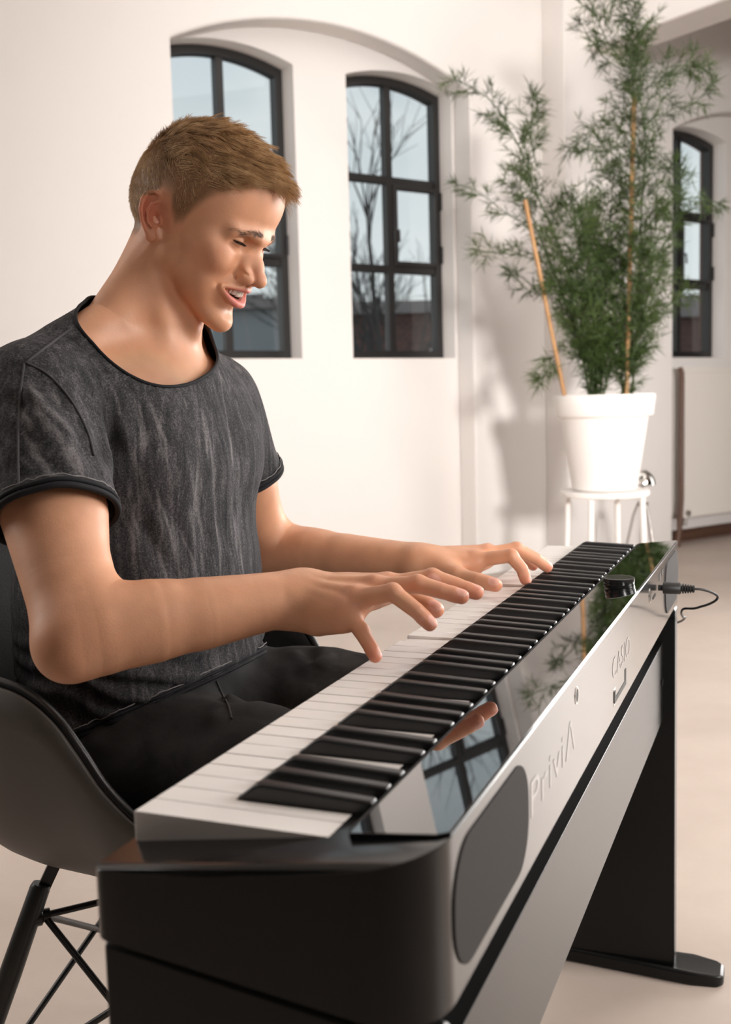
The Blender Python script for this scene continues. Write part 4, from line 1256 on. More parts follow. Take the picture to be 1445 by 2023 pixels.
PARTS = []
def bbox(pts, pad): p = np.array(pts); return p.min(0) - pad, p.max(0) + pad
# head and neck, down under the collar
hc = from_head((0, 0, 0))
def head_clip(P): return np.maximum(head_all(P), f32(.955) - P[:, 2])
lo = np.array([hc[0] - .26, hc[1] - .22, .94]); hi = np.array([hc[0] + .16, hc[1] + .22, hc[2] + .17])
vh, qh = mesh_sdf(head_clip, lo, hi, HEAD_RES)
PARTS.append((vh, qh))
HEADV = vh; HEADQ = qh
if not HEAD_ONLY:
    for key, S_, E_, W_, sd in (('R', RS, RE, RWR, -1), ('L', LS, LE, LWR, 1)):
        n, fwd = HF[key]; hd = HANDS[key]
        hp_ = np.array([p for c in hd.values() for p in c])
        def fa(P):
            out = np.full(len(P), .05, f32)
            # the hand only near the hand
            near = np.linalg.norm(P - A3(W_ + fwd*.07), axis=1) < .20
            d = arm_sdf(P, S_, E_, W_, sd, n)
            if near.any():
                d = d.copy(); d[near] = smin(d[near], hand_sdf(P[near], hd, W_, n, fwd, key), f32(.012))
            return d
        lo, hi = bbox(list(hp_) + [S_, E_, W_], .075)
        PARTS.append(mesh_sdf(fa, lo, hi, ARM_RES))
    # trunk and legs under the clothes
    def ft(P):
        d = torso_sdf(P)
        for s in (-1, 1):
            d = smin(d, chain(P, leg_pts(s), [.078, .070, .054, .050, .036], .02), .04)
        return d
    lo, hi = bbox([W3(.4, -.5, .08), W3(.85, .13, 1.1), W3(.4, .13, .1), W3(.85, -.5, 1)], .09)
    PARTS.append(mesh_sdf(ft, lo, hi, .0045))

vs = []; qs = []; o_ = 0
for v, q in PARTS:
    vs.append(v); qs.append(q + o_); o_ += len(v)
BV = np.concatenate(vs); BQ = np.concatenate(qs)
me = np_mesh('person', BV, BQ)
set_color(me, skin_colors(BV))
PERSON = link('person', me, M_skin)
tag(PERSON, 'smiling person with short blond hair, washed black t-shirt and black jeans, playing the piano', 'person')
# ------------------------------------------------------------------ eyes, teeth, hair
def head_part(name, build, m, smooth=60, parent=None):
    q = MB(); build(q); q.v = [tuple(from_head(p)) for p in q.v]
    return q.build(name, m, parent or PERSON, smooth=smooth)
M_eye = mat('eye_white', (0.62, 0.58, 0.54), 0.15)
M_iris = mat('iris_blue_grey', (0.06, 0.08, 0.10), 0.1)
M_teeth = mat('teeth', (0.78, 0.70, 0.62), 0.2, Subsurface_Weight=0.1)
M_tongue = mat('tongue', (0.42, 0.10, 0.09), 0.3)
M_hair = mat('hair_dark_blond', (0.22, 0.115, 0.05), 0.55, spec=0.3)
noise_color(M_hair, 60, [(0.25, (0.29, 0.165, 0.075)), (0.52, (0.50, 0.31, 0.155)), (0.78, (0.72, 0.51, 0.30))], detail=3)
M_brow = mat('eyebrow_hair', (0.12, 0.064, 0.032), 0.5)
M_lash = mat('eyelash_hair', (0.035, 0.02, 0.014), 0.5)
for sy in (-1, 1):
    c = Vector((EYE[0], EYE[1]*sy, EYE[2])); R = 12.7
    def eye(q):
        n = 24
        for i in range(n//2 + 1):
            th = pi*i/(n//2)
            for k in range(n):
                q.v.append((c.x + R*cos(th), c.y + R*sin(th)*cos(2*pi*k/n), c.z + R*sin(th)*sin(2*pi*k/n)))
        for i in range(n//2):
            for k in range(n): q.f.append((i*n + k, i*n + (k+1) % n, (i+1)*n + (k+1) % n, (i+1)*n + k))
    eo = head_part('eyeball', eye, M_eye, 180)
    def iris(q):
        dr = Vector((cos(radians(20)), 0.05*sy, -sin(radians(20)))).normalized(); a = dr.orthogonal().normalized(); b = dr.cross(a)
        q.v.append(tuple(c + dr*(R + .25)))
        for j in range(1, 5):
            ang = radians(27)*j/4
            for k in range(20):
                t = 2*pi*k/20; q.v.append(tuple(c + (dr*cos(ang) + (a*cos(t) + b*sin(t))*sin(ang))*(R + .2)))
        for k in range(20): q.f.append((0, 1 + k, 1 + (k+1) % 20))
        for j in range(3):
            for k in range(20): q.f.append((1 + j*20 + k, 1 + (j+1)*20 + k, 1 + (j+1)*20 + (k+1) % 20, 1 + j*20 + (k+1) % 20))
    head_part('iris', iris, M_iris, 180, eo)
# upper teeth, one mesh each
def arc_pt(a, rx, ry): return (52.5 + rx*cos(a), ry*sin(a))
for s in (-1, 1):
    a = 0.0
    for i, w in enumerate((8.4, 6.6, 7.2, 6.6, 6.6)):
        rx, ry = 33.5, 23.5
        # step along the arc by the tooth width
        a0 = a; L = 0
        while L < w:
            p0 = arc_pt(a, rx, ry); a += .01; p1 = arc_pt(a, rx, ry); L += sqrt((p1[0]-p0[0])**2 + (p1[1]-p0[1])**2)
        h = (10.4, 9.4, 9.9, 8.8, 8.2)[i]
        def tooth(q, a0=a0, a1=a, h=h):
            n = 6; m_ = 5
            for k in range(m_ + 1):
                t = k/m_; z = -51.5 - h*t + 1.2*(-(i) * -0.35)
                pinch = .90 + .10*sin(pi*min(1, t*1.1)*.5 + .4) - (.10 if t > .95 else 0)
                bul = .9*sin(pi*(.15 + .8*t)) - (1.0 if t > .95 else 0)
                for j in range(n + 1):
                    u_ = (j/n - .5)*pinch*.97 + .5; an = a0 + (a1 - a0)*u_
                    e = bul - 1.1*(abs(j/n - .5)*2)**3
                    p = arc_pt(an, rx + e, ry + e); q.v.append((p[0], s*p[1], z))
                for j in range(n + 1):
                    u_ = (j/n - .5)*pinch*.9 + .5; an = a0 + (a1 - a0)*u_
                    p = arc_pt(an, rx - 4, ry - 4); q.v.append((p[0], s*p[1], z))
            W_ = 2*(n + 1)
            for k in range(m_):
                for j in range(n):
                    q.f.append((k*W_ + j, k*W_ + j + 1, (k+1)*W_ + j + 1, (k+1)*W_ + j))
                    q.f.append((k*W_ + n+1 + j, (k+1)*W_ + n+1 + j, (k+1)*W_ + n+2 + j, k*W_ + n+2 + j))
                q.f.append((k*W_, (k+1)*W_, (k+1)*W_ + n+1, k*W_ + n+1)); q.f.append((k*W_ + n, k*W_ + 2*n+1, (k+1)*W_ + 2*n+1, (k+1)*W_ + n))
            k = m_
            for j in range(n): q.f.append((k*W_ + j, k*W_ + j + 1, k*W_ + n+2 + j, k*W_ + n+1 + j))
        head_part('tooth', tooth, M_teeth, 60)

rs = np.random.RandomState(3)
def strands(name, roots, dirs_fn, seg, rad, m, parent):
    """roots: (N,3) local mm ; dirs_fn(i)-> list of points arrays (seg+1,N,3)"""
    pts = dirs_fn
    N_ = roots.shape[0]; K = seg + 1
    V_ = np.zeros((K, 3, N_, 3)); 
    for k in range(K):
        t = (pts[min(k+1, K-1)] - pts[max(k-1, 0)]); t /= np.linalg.norm(t, axis=1)[:, None] + 1e-9
        a = np.cross(t, np.array([.31, .87, .37])); a /= np.linalg.norm(a, axis=1)[:, None] + 1e-9
        b = np.cross(t, a); r = (rad*(1 - .75*(k/(K-1))**1.5))[:, None]
        for j in range(3):
            an = 2*pi*j/3; V_[k, j] = pts[k] + (a*cos(an) + b*sin(an))*r
    idx = np.arange(K*3*N_).reshape(K, 3, N_)
    F_ = []
    for k in range(K-1):
        for j in range(3):
            j2 = (j+1) % 3; F_.append(np.stack([idx[k, j], idx[k, j2], idx[k+1, j2], idx[k+1, j]], 1))
    vw = from_head(V_.reshape(-1, 3))
    me = np_mesh(name, vw, np.concatenate(F_))
    o = link(name, me, m, parent); o['kind'] = 'stuff'; return o

def scalp_points(n, wfn):
    H = (HEADV - HCEN) @ HM*1000/HS
    w = wfn(H.astype(f32)); w = w*(np.linalg.norm(np.stack([H[:, 0] + 22, np.abs(H[:, 1]) - 80, H[:, 2] + 7], 1), axis=1) > 23)
    p = w/w.sum(); i = rs.choice(len(H), n, p=p)
    e = .4
    X = H[i].astype(f32)
    g = np.stack([head_sdf(X + A3([e,0,0])) - head_sdf(X - A3([e,0,0])), head_sdf(X + A3([0,e,0])) - head_sdf(X - A3([0,e,0])), head_sdf(X + A3([0,0,e])) - head_sdf(X - A3([0,0,e]))], 1)
    g /= np.linalg.norm(g, axis=1)[:, None] + 1e-9
    return H[i] + rs.normal(0, .5, (n, 3)), g

def grow_hair(n, top):
    def wf(H):
        m = hair_mask(H); t = hair_len(H)
        return m*(t**1.5 if top else (1 - .6*t)*np.where(H[:, 0] < -25, 2.6, 1))*np.where(m > .5, 1, .25)
    R_, G_ = scalp_points(n, wf)
    R_ = R_ - G_*1.0
    x, y, z = R_[:, 0], R_[:, 1], R_[:, 2]; t = hair_len(R_.astype(f32)); ay = np.abs(y)
    NC = 420 if top else 900
    ci = rs.choice(n, NC); cpos0 = R_[ci]; crand = rs.normal(0, 1, (NC, 3))
    near = np.zeros(n, int)
    for s in range(0, n, 2000):
        dd = ((R_[s:s+2000, None] - cpos0[None])**2).sum(-1); near[s:s+2000] = dd.argmin(1)
    seg = 5
    def field(X, G, cr):
        x, ay, z = X[:, 0], np.abs(X[:, 1]), X[:, 2]; t = hair_len(X.astype(f32)); k = len(X)
        if top:
            front = sstep(30, 78, x)
            dv = np.stack([.95 + 0*x, -.10 + .25*np.sin(x*.07 + z*.05), .05 + .30*front], 1) + cr*np.array([.16, .30, .22])
            lift = .26 + .34*front + .13*cr[:, 0]
        else:
            dv = np.stack([.50 + .5*t, 0*x, -.85 + .45*t], 1) + cr*.18; lift = .30 + .05*cr[:, 0]
        d = dv - G*(dv*G).sum(1)[:, None]; d /= np.linalg.norm(d, axis=1)[:, None] + 1e-9
        d = d + G*lift[:, None]; return d/np.linalg.norm(d, axis=1)[:, None]
    cl = crand[near]; cpos = cpos0[near]; cd = field(cpos0, G_[ci], crand)[near]
    if top: ln = (19 + 12*sstep(-40, 75, x) + 4.5*cl[:, 1] + rs.uniform(-3, 3, n))*(.5 + .5*t)
    else: ln = (2.0 + 7*t + 6.0*sstep(2, 40, hair_line(R_)))*rs.uniform(.7, 1.2, n)
    ln = np.maximum(ln, 1.5)
    drop = (.10 + .75*sstep(40, 80, x)) if top else 0*x + .1
    d = field(R_, G_, cl*.6 + rs.normal(0, .35 if top else .6, (n, 3)))
    pts = [R_]; cur = R_; tip = cpos + cd*ln[:, None]
    for k in range(seg):
        f = (k + 1)/seg; w = (.75*f if top else .30*f)
        dd = d*(1 - w*.6) + (tip - cur)/ln[:, None]*w + np.array([.10, 0, -1.0])*(np.asarray(drop)*f*f*.6)[:, None]
        dd /= np.linalg.norm(dd, axis=1)[:, None] + 1e-9
        cur = cur + dd*(ln/seg)[:, None]
        pts.append(cur)
    rad = (np.full(n, .24) if top else .16 + .07*t)*rs.uniform(.7, 1.3, n)
    return R_, pts, seg, rad
HN = HAIR_N
R_, pts, seg, rad = grow_hair(int(11000*HN), True)
HAIR = strands('hair', R_, pts, seg, rad, M_hair, PERSON)
R_, pts, seg, rad = grow_hair(int(26000*HN), False)
strands('short_side_hair', R_, pts, seg, rad, M_hair, PERSON)
# eyebrows
def face_normals(X):
    e = .5; X = X.astype(f32)
    g = np.stack([head_sdf(X + A3([e,0,0])) - head_sdf(X - A3([e,0,0])), head_sdf(X + A3([0,e,0])) - head_sdf(X - A3([0,e,0])), head_sdf(X + A3([0,0,e])) - head_sdf(X - A3([0,0,e]))], 1)
    return g/(np.linalg.norm(g, axis=1)[:, None] + 1e-9)
def project(X):
    for _ in range(8): X = X - face_normals(X)*head_sdf(X.astype(f32))[:, None]
    return X
for sy in (-1, 1):
    n = 340; t = rs.uniform(0, 1, n); b = rs.normal(0, 1, n)
    cx = np.interp(t, [0, .5, 1], [90, 86, 70]); cy_ = np.interp(t, [0, .5, 1], [9.5, 24, 47]); cz = np.interp(t, [0, .55, 1], [17.0, 18.5, 15.0])
    X = np.stack([cx, cy_*sy, cz + b*np.interp(t, [0, .3, 1], [1.0, 1.1, .5])], 1); X = project(X); G = face_normals(X)
    d = np.stack([-.45 - .4*t, sy*(.65 + .3*t), .45 - .65*t], 1) + rs.normal(0, .15, (n, 3)); d = d - G*(d*G).sum(1)[:, None]; d /= np.linalg.norm(d, axis=1)[:, None]; d = d + G*.22
    ln = rs.uniform(4.5, 8.0, n)[:, None]
    strands('eyebrow', X, [X - G*.3, X + d*ln*.4, X + d*ln*.75 - G*ln*.02, X + d*ln - G*ln*.06], 3, np.full(n, .105), M_brow, PERSON)
    n = 90; t = np.linspace(-.92, .92, n); el_ = np.radians(-6.5 + 3*t) ; R0 = 14.6
    c = np.array([EYE[0], EYE[1]*sy, EYE[2]]); yy = t*12.5; rr = np.sqrt(R0**2 - yy**2)
    X = c + np.stack([rr*np.cos(el_), yy*sy, rr*np.sin(el_)], 1)
    d = np.stack([.75 + 0*t, sy*(.30*t + .18), -.42 + 0*t], 1) + rs.normal(0, .06, (n, 3)); ln = (6.5 + 1.5*np.sin((t + .8)*1.5))[:, None]
    strands('eyelashes', X, [X - d*.8, X + d*ln*.4, X + d*ln*.75 + np.array([0, 0, .5]), X + d*ln + np.array([0, 0, 1.4])], 3, np.full(n, .19), M_lash, PERSON)
# ------------------------------------------------------------------ clothes
M_shirt = mat('washed_black_jersey', (0.05, 0.05, 0.055), 0.85, spec=0.15)
def shirt_material(m):
    N_, L_, b = nodes(m)
    tc = N_.new('ShaderNodeTexCoord')
    def noise(scale, asc, det=6, rough=.65, dist=0.0, rot=(0, 0, 0)):
        mp = N_.new('ShaderNodeMapping'); mp.inputs['Scale'].default_value = asc; mp.inputs['Rotation'].default_value = rot
        n = N_.new('ShaderNodeTexNoise'); n.inputs['Scale'].default_value = scale; n.inputs['Detail'].default_value = det
        n.inputs['Roughness'].default_value = rough; n.inputs['Distortion'].default_value = dist
        L_.new(tc.outputs['Object'], mp.inputs[0]); L_.new(mp.outputs[0], n.inputs['Vector']); return n
    big = noise(16, (1, 1, .55), 7, .7, .6)
    st = noise(110, (1, 1, .09), 5, .6, .8, (0.08, 0.1, 0))
    fine = noise(520, (1, 1, 1), 3, .7)
    def math(op, a, c):
        n = N_.new('ShaderNodeMath'); n.operation = op
        for i, v in enumerate((a, c)):
            if isinstance(v, (int, float)): n.inputs[i].default_value = v
            else: L_.new(v, n.inputs[i])
        return n.outputs[0]
    s = math('ADD', math('MULTIPLY', big.outputs['Fac'], .24), math('MULTIPLY', st.outputs['Fac'], .34))
    s = math('ADD', s, math('MULTIPLY', fine.outputs['Fac'], .44))
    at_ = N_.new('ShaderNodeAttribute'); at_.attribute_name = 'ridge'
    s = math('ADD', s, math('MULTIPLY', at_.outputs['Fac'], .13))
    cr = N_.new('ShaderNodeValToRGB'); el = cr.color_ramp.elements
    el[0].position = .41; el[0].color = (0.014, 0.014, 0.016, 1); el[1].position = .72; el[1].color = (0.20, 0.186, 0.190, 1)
    e = el.new(.53); e.color = (0.052, 0.050, 0.053, 1)
    L_.new(s, cr.inputs[0]); L_.new(cr.outputs[0], b.inputs['Base Color'])
    bu = N_.new('ShaderNodeBump'); bu.inputs['Strength'].default_value = .35; bu.inputs['Distance'].default_value = .0012
    w = noise(900, (1, 1, .4), 2); L_.new(w.outputs['Fac'], bu.inputs['Height']); L_.new(bu.outputs[0], b.inputs['Normal'])
shirt_material(M_shirt)
M_hem = mat('rolled_black_hem', (0.016, 0.016, 0.018), 0.8, spec=0.2)
M_thread = mat('frayed_grey_thread', (0.22, 0.21, 0.21), 0.9, spec=0.1)
M_jeans = mat('black_denim', (0.014, 0.0135, 0.014), 0.8, spec=0.2)
noise_color(M_jeans, 12, [(0.30, (0.014, 0.0138, 0.0145)), (0.56, (0.036, 0.0345, 0.034)), (0.80, (0.095, 0.090, 0.087))], detail=8, dist=.5)
noise_bump(M_jeans, 700, .3, .001, detail=2)
M_shoe = mat('black_shoe_leather', (0.012, 0.012, 0.012), 0.5)
M_sole = mat('shoe_sole', (0.5, 0.48, 0.45), 0.7)

def ridge(x, w): return np.exp(-(x/w)**2)
def fold_line(P, a, b, w, amp, fade=.25):
    """a raised crease along the segment a-b: returns displacement"""
    a = A3(a); b = A3(b); ab = b - a; L = np.linalg.norm(ab); q = P - a
    t = (q @ ab)/f32(L*L); tc = np.clip(t, 0, 1)
    dd = np.linalg.norm(q - tc[:, None]*ab, axis=1)
    env = sstep(-.02, fade, t)*sstep(1.02, 1 - fade, t)
    return amp*env*(ridge(dd, w) - .55*ridge(dd - 1.9*w, w))
ARMS = (('R', RS, RE, RWR, -1, .53), ('L', LS, LE, LWR, 1, .475))
FOLDS = []
def _f(a, b, w, amp): FOLDS.append((at(*a), at(*b), w, amp))
# creases across the chest, read off the photograph at the depth of the chest
_f((205, 690, 1.22), (262, 900, 1.16), .010, .0055)
_f((235, 705, 1.22), (300, 850, 1.19), .007, .0035)
_f((180, 720, 1.16), (225, 960, 1.12), .010, .0060)
_f((280, 735, 1.25), (330, 900, 1.22), .008, .0030)
_f((345, 800, 1.26), (365, 1110, 1.25), .009, .0030)
_f((420, 720, 1.33), (440, 930, 1.30), .008, .0030)
_f((400, 900, 1.28), (415, 1140, 1.27), .008, .0035)
_f((462, 930, 1.32), (440, 1120, 1.28), .008, .0040)
_f((300, 1000, 1.19), (345, 1130, 1.22), .009, .0035)
_f((40, 800, 1.08), (175, 950, 1.06), .010, .0045)
_f((30, 740, 1.09), (170, 880, 1.07), .011, .0050)
_f((70, 880, 1.06), (190, 985, 1.07), .008, .0035)
_f((20, 900, 1.07), (120, 990, 1.04), .008, .0035)
_f((60, 1260, 1.15), (300, 1310, 1.12), .009, .0045)
_f((120, 1350, 1.12), (400, 1290, 1.18), .009, .0045)
_f((150, 1330, 1.11), (330, 1350, 1.12), .007, .0040)
_f((40, 1290, 1.15), (140, 1370, 1.10), .008, .0045)
_f((495, 770, 1.42), (500, 900, 1.42), .007, .0030)
def shirt_sdf(P):
    d = torso_sdf(P, .011)
    d = smin(d, np.maximum(neck_sdf(P) - .0055, P[:, 2] - 1.10), .03)
    # looser towards the hem
    Q = np.stack([(P - A3(W3(.622, -.36, .0))) @ A3(FV), (P - A3(W3(.622, -.36, 0))) @ A3(FU), P[:, 2]], 1)
    d = smin(d, ell(Q, (-.014, -.006, .72), (.133, .170, .22)), .05)
    for key, S_, E_, W_, sd, t in ARMS:
        up = E_ - S_; lat = (-FU if sd < 0 else FU)
        d = smin(d, chain(P, [S_ + up*0, S_ + up*.30 + lat*.004, S_ + up*.70 + lat*.006], [.062, .0590, .0575], .02), .022)
        tu = up/np.linalg.norm(up); fw = (W_ - E_)/np.linalg.norm(W_ - E_); bi = fw - tu*(fw @ tu); bi /= np.linalg.norm(bi)
        d = smin(d, cone(P, S_ + up*.15 + bi*.010, S_ + up*.66 + bi*.012, .054, .0525), .012)
    return d
CREASE = []
_r = np.random.RandomState(12)
for i in range(46):
    x0 = _r.uniform(205, 470); y0 = _r.uniform(690, 1050); L_ = _r.uniform(90, 260); sl = _r.uniform(-.05, .40)*(1 if x0 < 360 else .35)
    x1 = min(472, x0 + sl*L_); dd = lambda x: 1.155 + (x - 205)/265*.165
    CREASE.append((at(x0, y0, dd(x0)), at(x1, y0 + L_, dd(x1)), _r.uniform(.0012, .0026), _r.uniform(.4, 1.0)))
for i in range(16):
    x0 = _r.uniform(5, 120); y0 = _r.uniform(700, 900); L_ = _r.uniform(60, 150); x1 = x0 + L_*_r.uniform(.4, 1.0)
    CREASE.append((at(x0, y0, 1.07), at(x1, y0 + L_, 1.06), _r.uniform(.0022, .004), _r.uniform(.4, .9)))
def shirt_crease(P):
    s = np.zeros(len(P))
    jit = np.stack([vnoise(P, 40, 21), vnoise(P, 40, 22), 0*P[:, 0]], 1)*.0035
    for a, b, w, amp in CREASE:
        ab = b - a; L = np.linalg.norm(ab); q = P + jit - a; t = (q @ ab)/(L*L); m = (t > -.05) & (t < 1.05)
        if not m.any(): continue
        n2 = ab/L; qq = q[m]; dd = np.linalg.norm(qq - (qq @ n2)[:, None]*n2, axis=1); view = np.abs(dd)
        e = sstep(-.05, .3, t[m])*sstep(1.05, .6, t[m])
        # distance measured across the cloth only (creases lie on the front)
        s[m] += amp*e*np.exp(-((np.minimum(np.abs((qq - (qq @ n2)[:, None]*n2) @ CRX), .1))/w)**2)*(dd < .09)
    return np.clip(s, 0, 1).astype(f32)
CRX = np.array(FU*.75 + FV*.66)
def shirt_fold(P):
    n = vnoise(P*np.array([1, 1, .32]), 26, 5)*.0026 + vnoise(P*np.array([1, 1, .40]), 62, 8)*.0012
    for a, b, w, amp in FOLDS: n = n + fold_line(P, a, b, w, amp*1.35)
    n = np.maximum(n, -.0045)*sstep(.0, .05, neck_cut(P))
    # rings of cloth piled up on the lap
    z = P[:, 2]; n = n + .0022*np.sin((z + .25*(P @ FV) + .02*vnoise(P, 14, 9))*210)*sstep(.76, .66, z)
    return n
NA, NBp, NC_ = at(150, 629, 1.225), at(347, 738, 1.272), at(387, 668, 1.365)
_nn = np.cross(NBp - NA, NC_ - NA); _nn /= np.linalg.norm(_nn); _nn = _nn if _nn[2] > 0 else -_nn
NAX = lerp(lerp(NA, NC_, .5), NBp, .30)
def neck_cut(P):
    pl = -((P - NA) @ _nn) + .006                      # positive below the neckline
    q = P - NAX; rv = np.where((q @ FV) > 0, .066, .12); el = (np.sqrt(((q @ FU)/.135)**2 + ((q @ FV)/rv)**2) - 1)*.07
    return np.where(P[:, 2] > .93, smax(pl, el, .022), 1.0)
def hem_cut(P): return P[:, 2] - (.640 + .42*((P - np.array(O)) @ FV + .28)) 
def cut_mesh(ps, Q, cuts):
    """drop faces beyond the cuts and pull the rim onto the cut surfaces"""
    for cf in cuts:
        c = cf(ps); keep = (c[Q] > 0).all(1); Q = Q[keep]
        e = np.concatenate([np.stack([Q[:, i], Q[:, (i+1) % 4]], 1) for i in range(4)]); es = np.sort(e, 1)
        u, cnt = np.unique(es, axis=0, return_counts=True); rim = np.unique(u[cnt == 1])
        rim = rim[(c[rim] > 0) & (c[rim] < .012)]
        for _ in range(3):
            c = cf(ps[rim]); g = np.zeros((len(rim), 3)); h = 5e-4
            for a in range(3):
                s = np.zeros(3); s[a] = h; g[:, a] = (cf(ps[rim] + s) - cf(ps[rim] - s))/(2*h)
            ps[rim] = ps[rim] - (c/np.maximum((g*g).sum(1), 1e-3))[:, None]*g
    used = np.unique(Q); mp = -np.ones(len(ps), int); mp[used] = np.arange(len(used))
    return ps[used], mp[Q]
def rims(Q):
    e = np.concatenate([np.stack([Q[:, i], Q[:, (i+1) % 4]], 1) for i in range(4)]); es = np.sort(e, 1)
    u, inv, cnt = np.unique(es, axis=0, return_inverse=True, return_counts=True)
    b = u[cnt == 1]; adj = {}
    for p, q in b: adj.setdefault(int(p), []).append(int(q)); adj.setdefault(int(q), []).append(int(p))
    loops = []; seen = set()
    for s in adj:
        if s in seen: continue
        lp = [s]; seen.add(s); cur = s
        while True:
            nx = [k for k in adj[cur] if k not in seen]
            if not nx: break
            cur = nx[0]; seen.add(cur); lp.append(cur)
        if len(lp) > 40: loops.append(lp)
    return loops
def smooth_loop(p, it=12):
    for _ in range(it): p = p*.5 + (np.roll(p, 1, 0) + np.roll(p, -1, 0))*.25
    return p
def make_shirt():
    lo, hi = bbox([W3(.40, -.52, .50), W3(.85, -.20, 1.10), W3(.40, -.20, .5), RS, LS, lerp(RS, RE, .55), lerp(LS, LE, .6)], .085)
    fn = lambda P: shirt_sdf(P) - shirt_fold(P).astype(f32)
    ps, Q = mesh_sdf(fn, lo, hi, CLOTH_RES)
    rd = shirt_fold(ps)
    def sleeve_cut(S_, E_, t, tilt):
        ax = (E_ - S_)/np.linalg.norm(E_ - S_); c0 = S_ + (E_ - S_)*t
        nrm = ax + tilt; nrm = nrm/np.linalg.norm(nrm)
        def f(P):
            q = P - c0; d = -(q @ nrm)
            far = np.linalg.norm(q - (q @ ax)[:, None]*ax, axis=1) > .090
            return np.where(far | ((q @ ax) > .2), 1.0, d)
        return f
    cuts = [neck_cut, hem_cut] + [sleeve_cut(S_, E_, t, (FZ*-.10 if k == 'R' else FV*-.0 - FU*.0)) for k, S_, E_, W_, sd, t in ARMS]
    # lower closed ends of the sleeves go with the cut
    ps, Q = cut_mesh(ps, Q, cuts)
    # keep the biggest piece only
    par = np.arange(len(ps))
    for _ in range(400):
        m = par[Q].min(1); new = par.copy()
        for i in range(4): np.minimum.at(new, Q[:, i], m)
        new = new[new]
        if (new == par).all(): break
        par = new
    big = np.bincount(par).argmax(); Q = Q[(par[Q] == big).all(1)]
    used = np.unique(Q); mp = -np.ones(len(ps), int); mp[used] = np.arange(len(used)); ps = ps[used]; Q = mp[Q]
    me = np_mesh('t_shirt', ps, Q)
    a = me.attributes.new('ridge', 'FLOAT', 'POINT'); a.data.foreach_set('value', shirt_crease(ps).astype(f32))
    o = link('t_shirt', me, M_shirt, PERSON); o['label'] = 'washed black short sleeved t-shirt'
    md = o.modifiers.new('thick', 'SOLIDIFY'); md.thickness = .0016; md.offset = -1
    for lp in rims(Q):
        p = smooth_loop(ps[lp], 14); c = p.mean(0); z = c[2]
        nm = 'neckband' if z > .98 else ('hem' if z < .75 and np.ptp(p[:, 0]) > .2 else 'sleeve_hem')
        q = MB(); r = {'neckband': .0020, 'hem': .0026, 'sleeve_hem': .0034}[nm]
        if nm == 'neckband': p = p[::3]
        else: p = p[::3]
        pl = [Vector(v) for v in p]; q.tube(pl + [pl[0]], r, 8, cap=False); h = q.build(nm, M_hem, o, smooth=180)
        if nm == 'neckband': continue
        # second roll and a frayed light thread above it
        ax = {True: (RS - RE), False: (LS - LE)}[np.linalg.norm(c - RE) < np.linalg.norm(c - LE)] if nm == 'sleeve_hem' else np.array([0, 0, 1.0])
        ax = ax/np.linalg.norm(ax)
        p2 = smooth_loop(ps[lp], 20)[::3] + ax*.0062
        k = np.arange(len(p2)); out = p2 - p2.mean(0); out = out - (out @ ax)[:, None]*ax; out /= np.linalg.norm(out, axis=1)[:, None]
        q = MB(); pl = [Vector(v) for v in p2 + out*.0012]; q.tube(pl + [pl[0]], r*.8, 8, cap=False); q.build('hem_roll', M_hem, h, smooth=180)
        wob = vnoise(p2, 140, 3); wob2 = vnoise(p2, 260, 6)
        p3 = p2 + ax[None]*(.0045 + .0022*wob)[:, None] + out*(.0022 + .0008*wob2)[:, None]
        q = MB(); pl = [Vector(v) for v in p3]; rr = list(.0006 + .0005*np.abs(wob2)); q.tube(pl + [pl[0]], rr + [rr[0]], 5, cap=False); q.build('frayed_edge', M_thread, h, smooth=180)
    return o
def jeans_sdf(P):
    Q = np.stack([(P - A3(W3(.622, -.36, .0))) @ A3(FV), (P - A3(W3(.622, -.36, 0))) @ A3(FU), P[:, 2]], 1)
    d = ell(Q, (-.020, 0.003, .575), (.128, .176, .10))
    d = smin(d, ell(Q, (-.01, 0.002, .64), (.112, .150, .10)), .04)
    d = smin(d, np.maximum(torso_sdf(P, .006), P[:, 2] - .71), .02)
    for s in (-1, 1):
        d = smin(d, chain(P, leg_pts(s), [.088, .081, .065, .060, .052], .02), .035)
    return d
def jeans_fold(P):
    n = vnoise(P, 18, 11)*.0035 + vnoise(P, 45, 12)*.0012
    for a, b, w, amp in JF: n = n + fold_line(P, a, b, w, amp)
    return n
JF = [(at(465, 1262, 1.28), at(560, 1262, 1.36), .014, .007), (at(470, 1320, 1.24), at(640, 1290, 1.36), .012, .006), (at(600, 1268, 1.40), at(640, 1350, 1.33), .010, -.005),
      (at(300, 1420, 1.05), at(440, 1400, 1.16), .012, .006), (at(200, 1420, 1.02), at(350, 1440, 1.05), .012, .005), (at(440, 1340, 1.22), at(480, 1420, 1.18), .008, .005)]
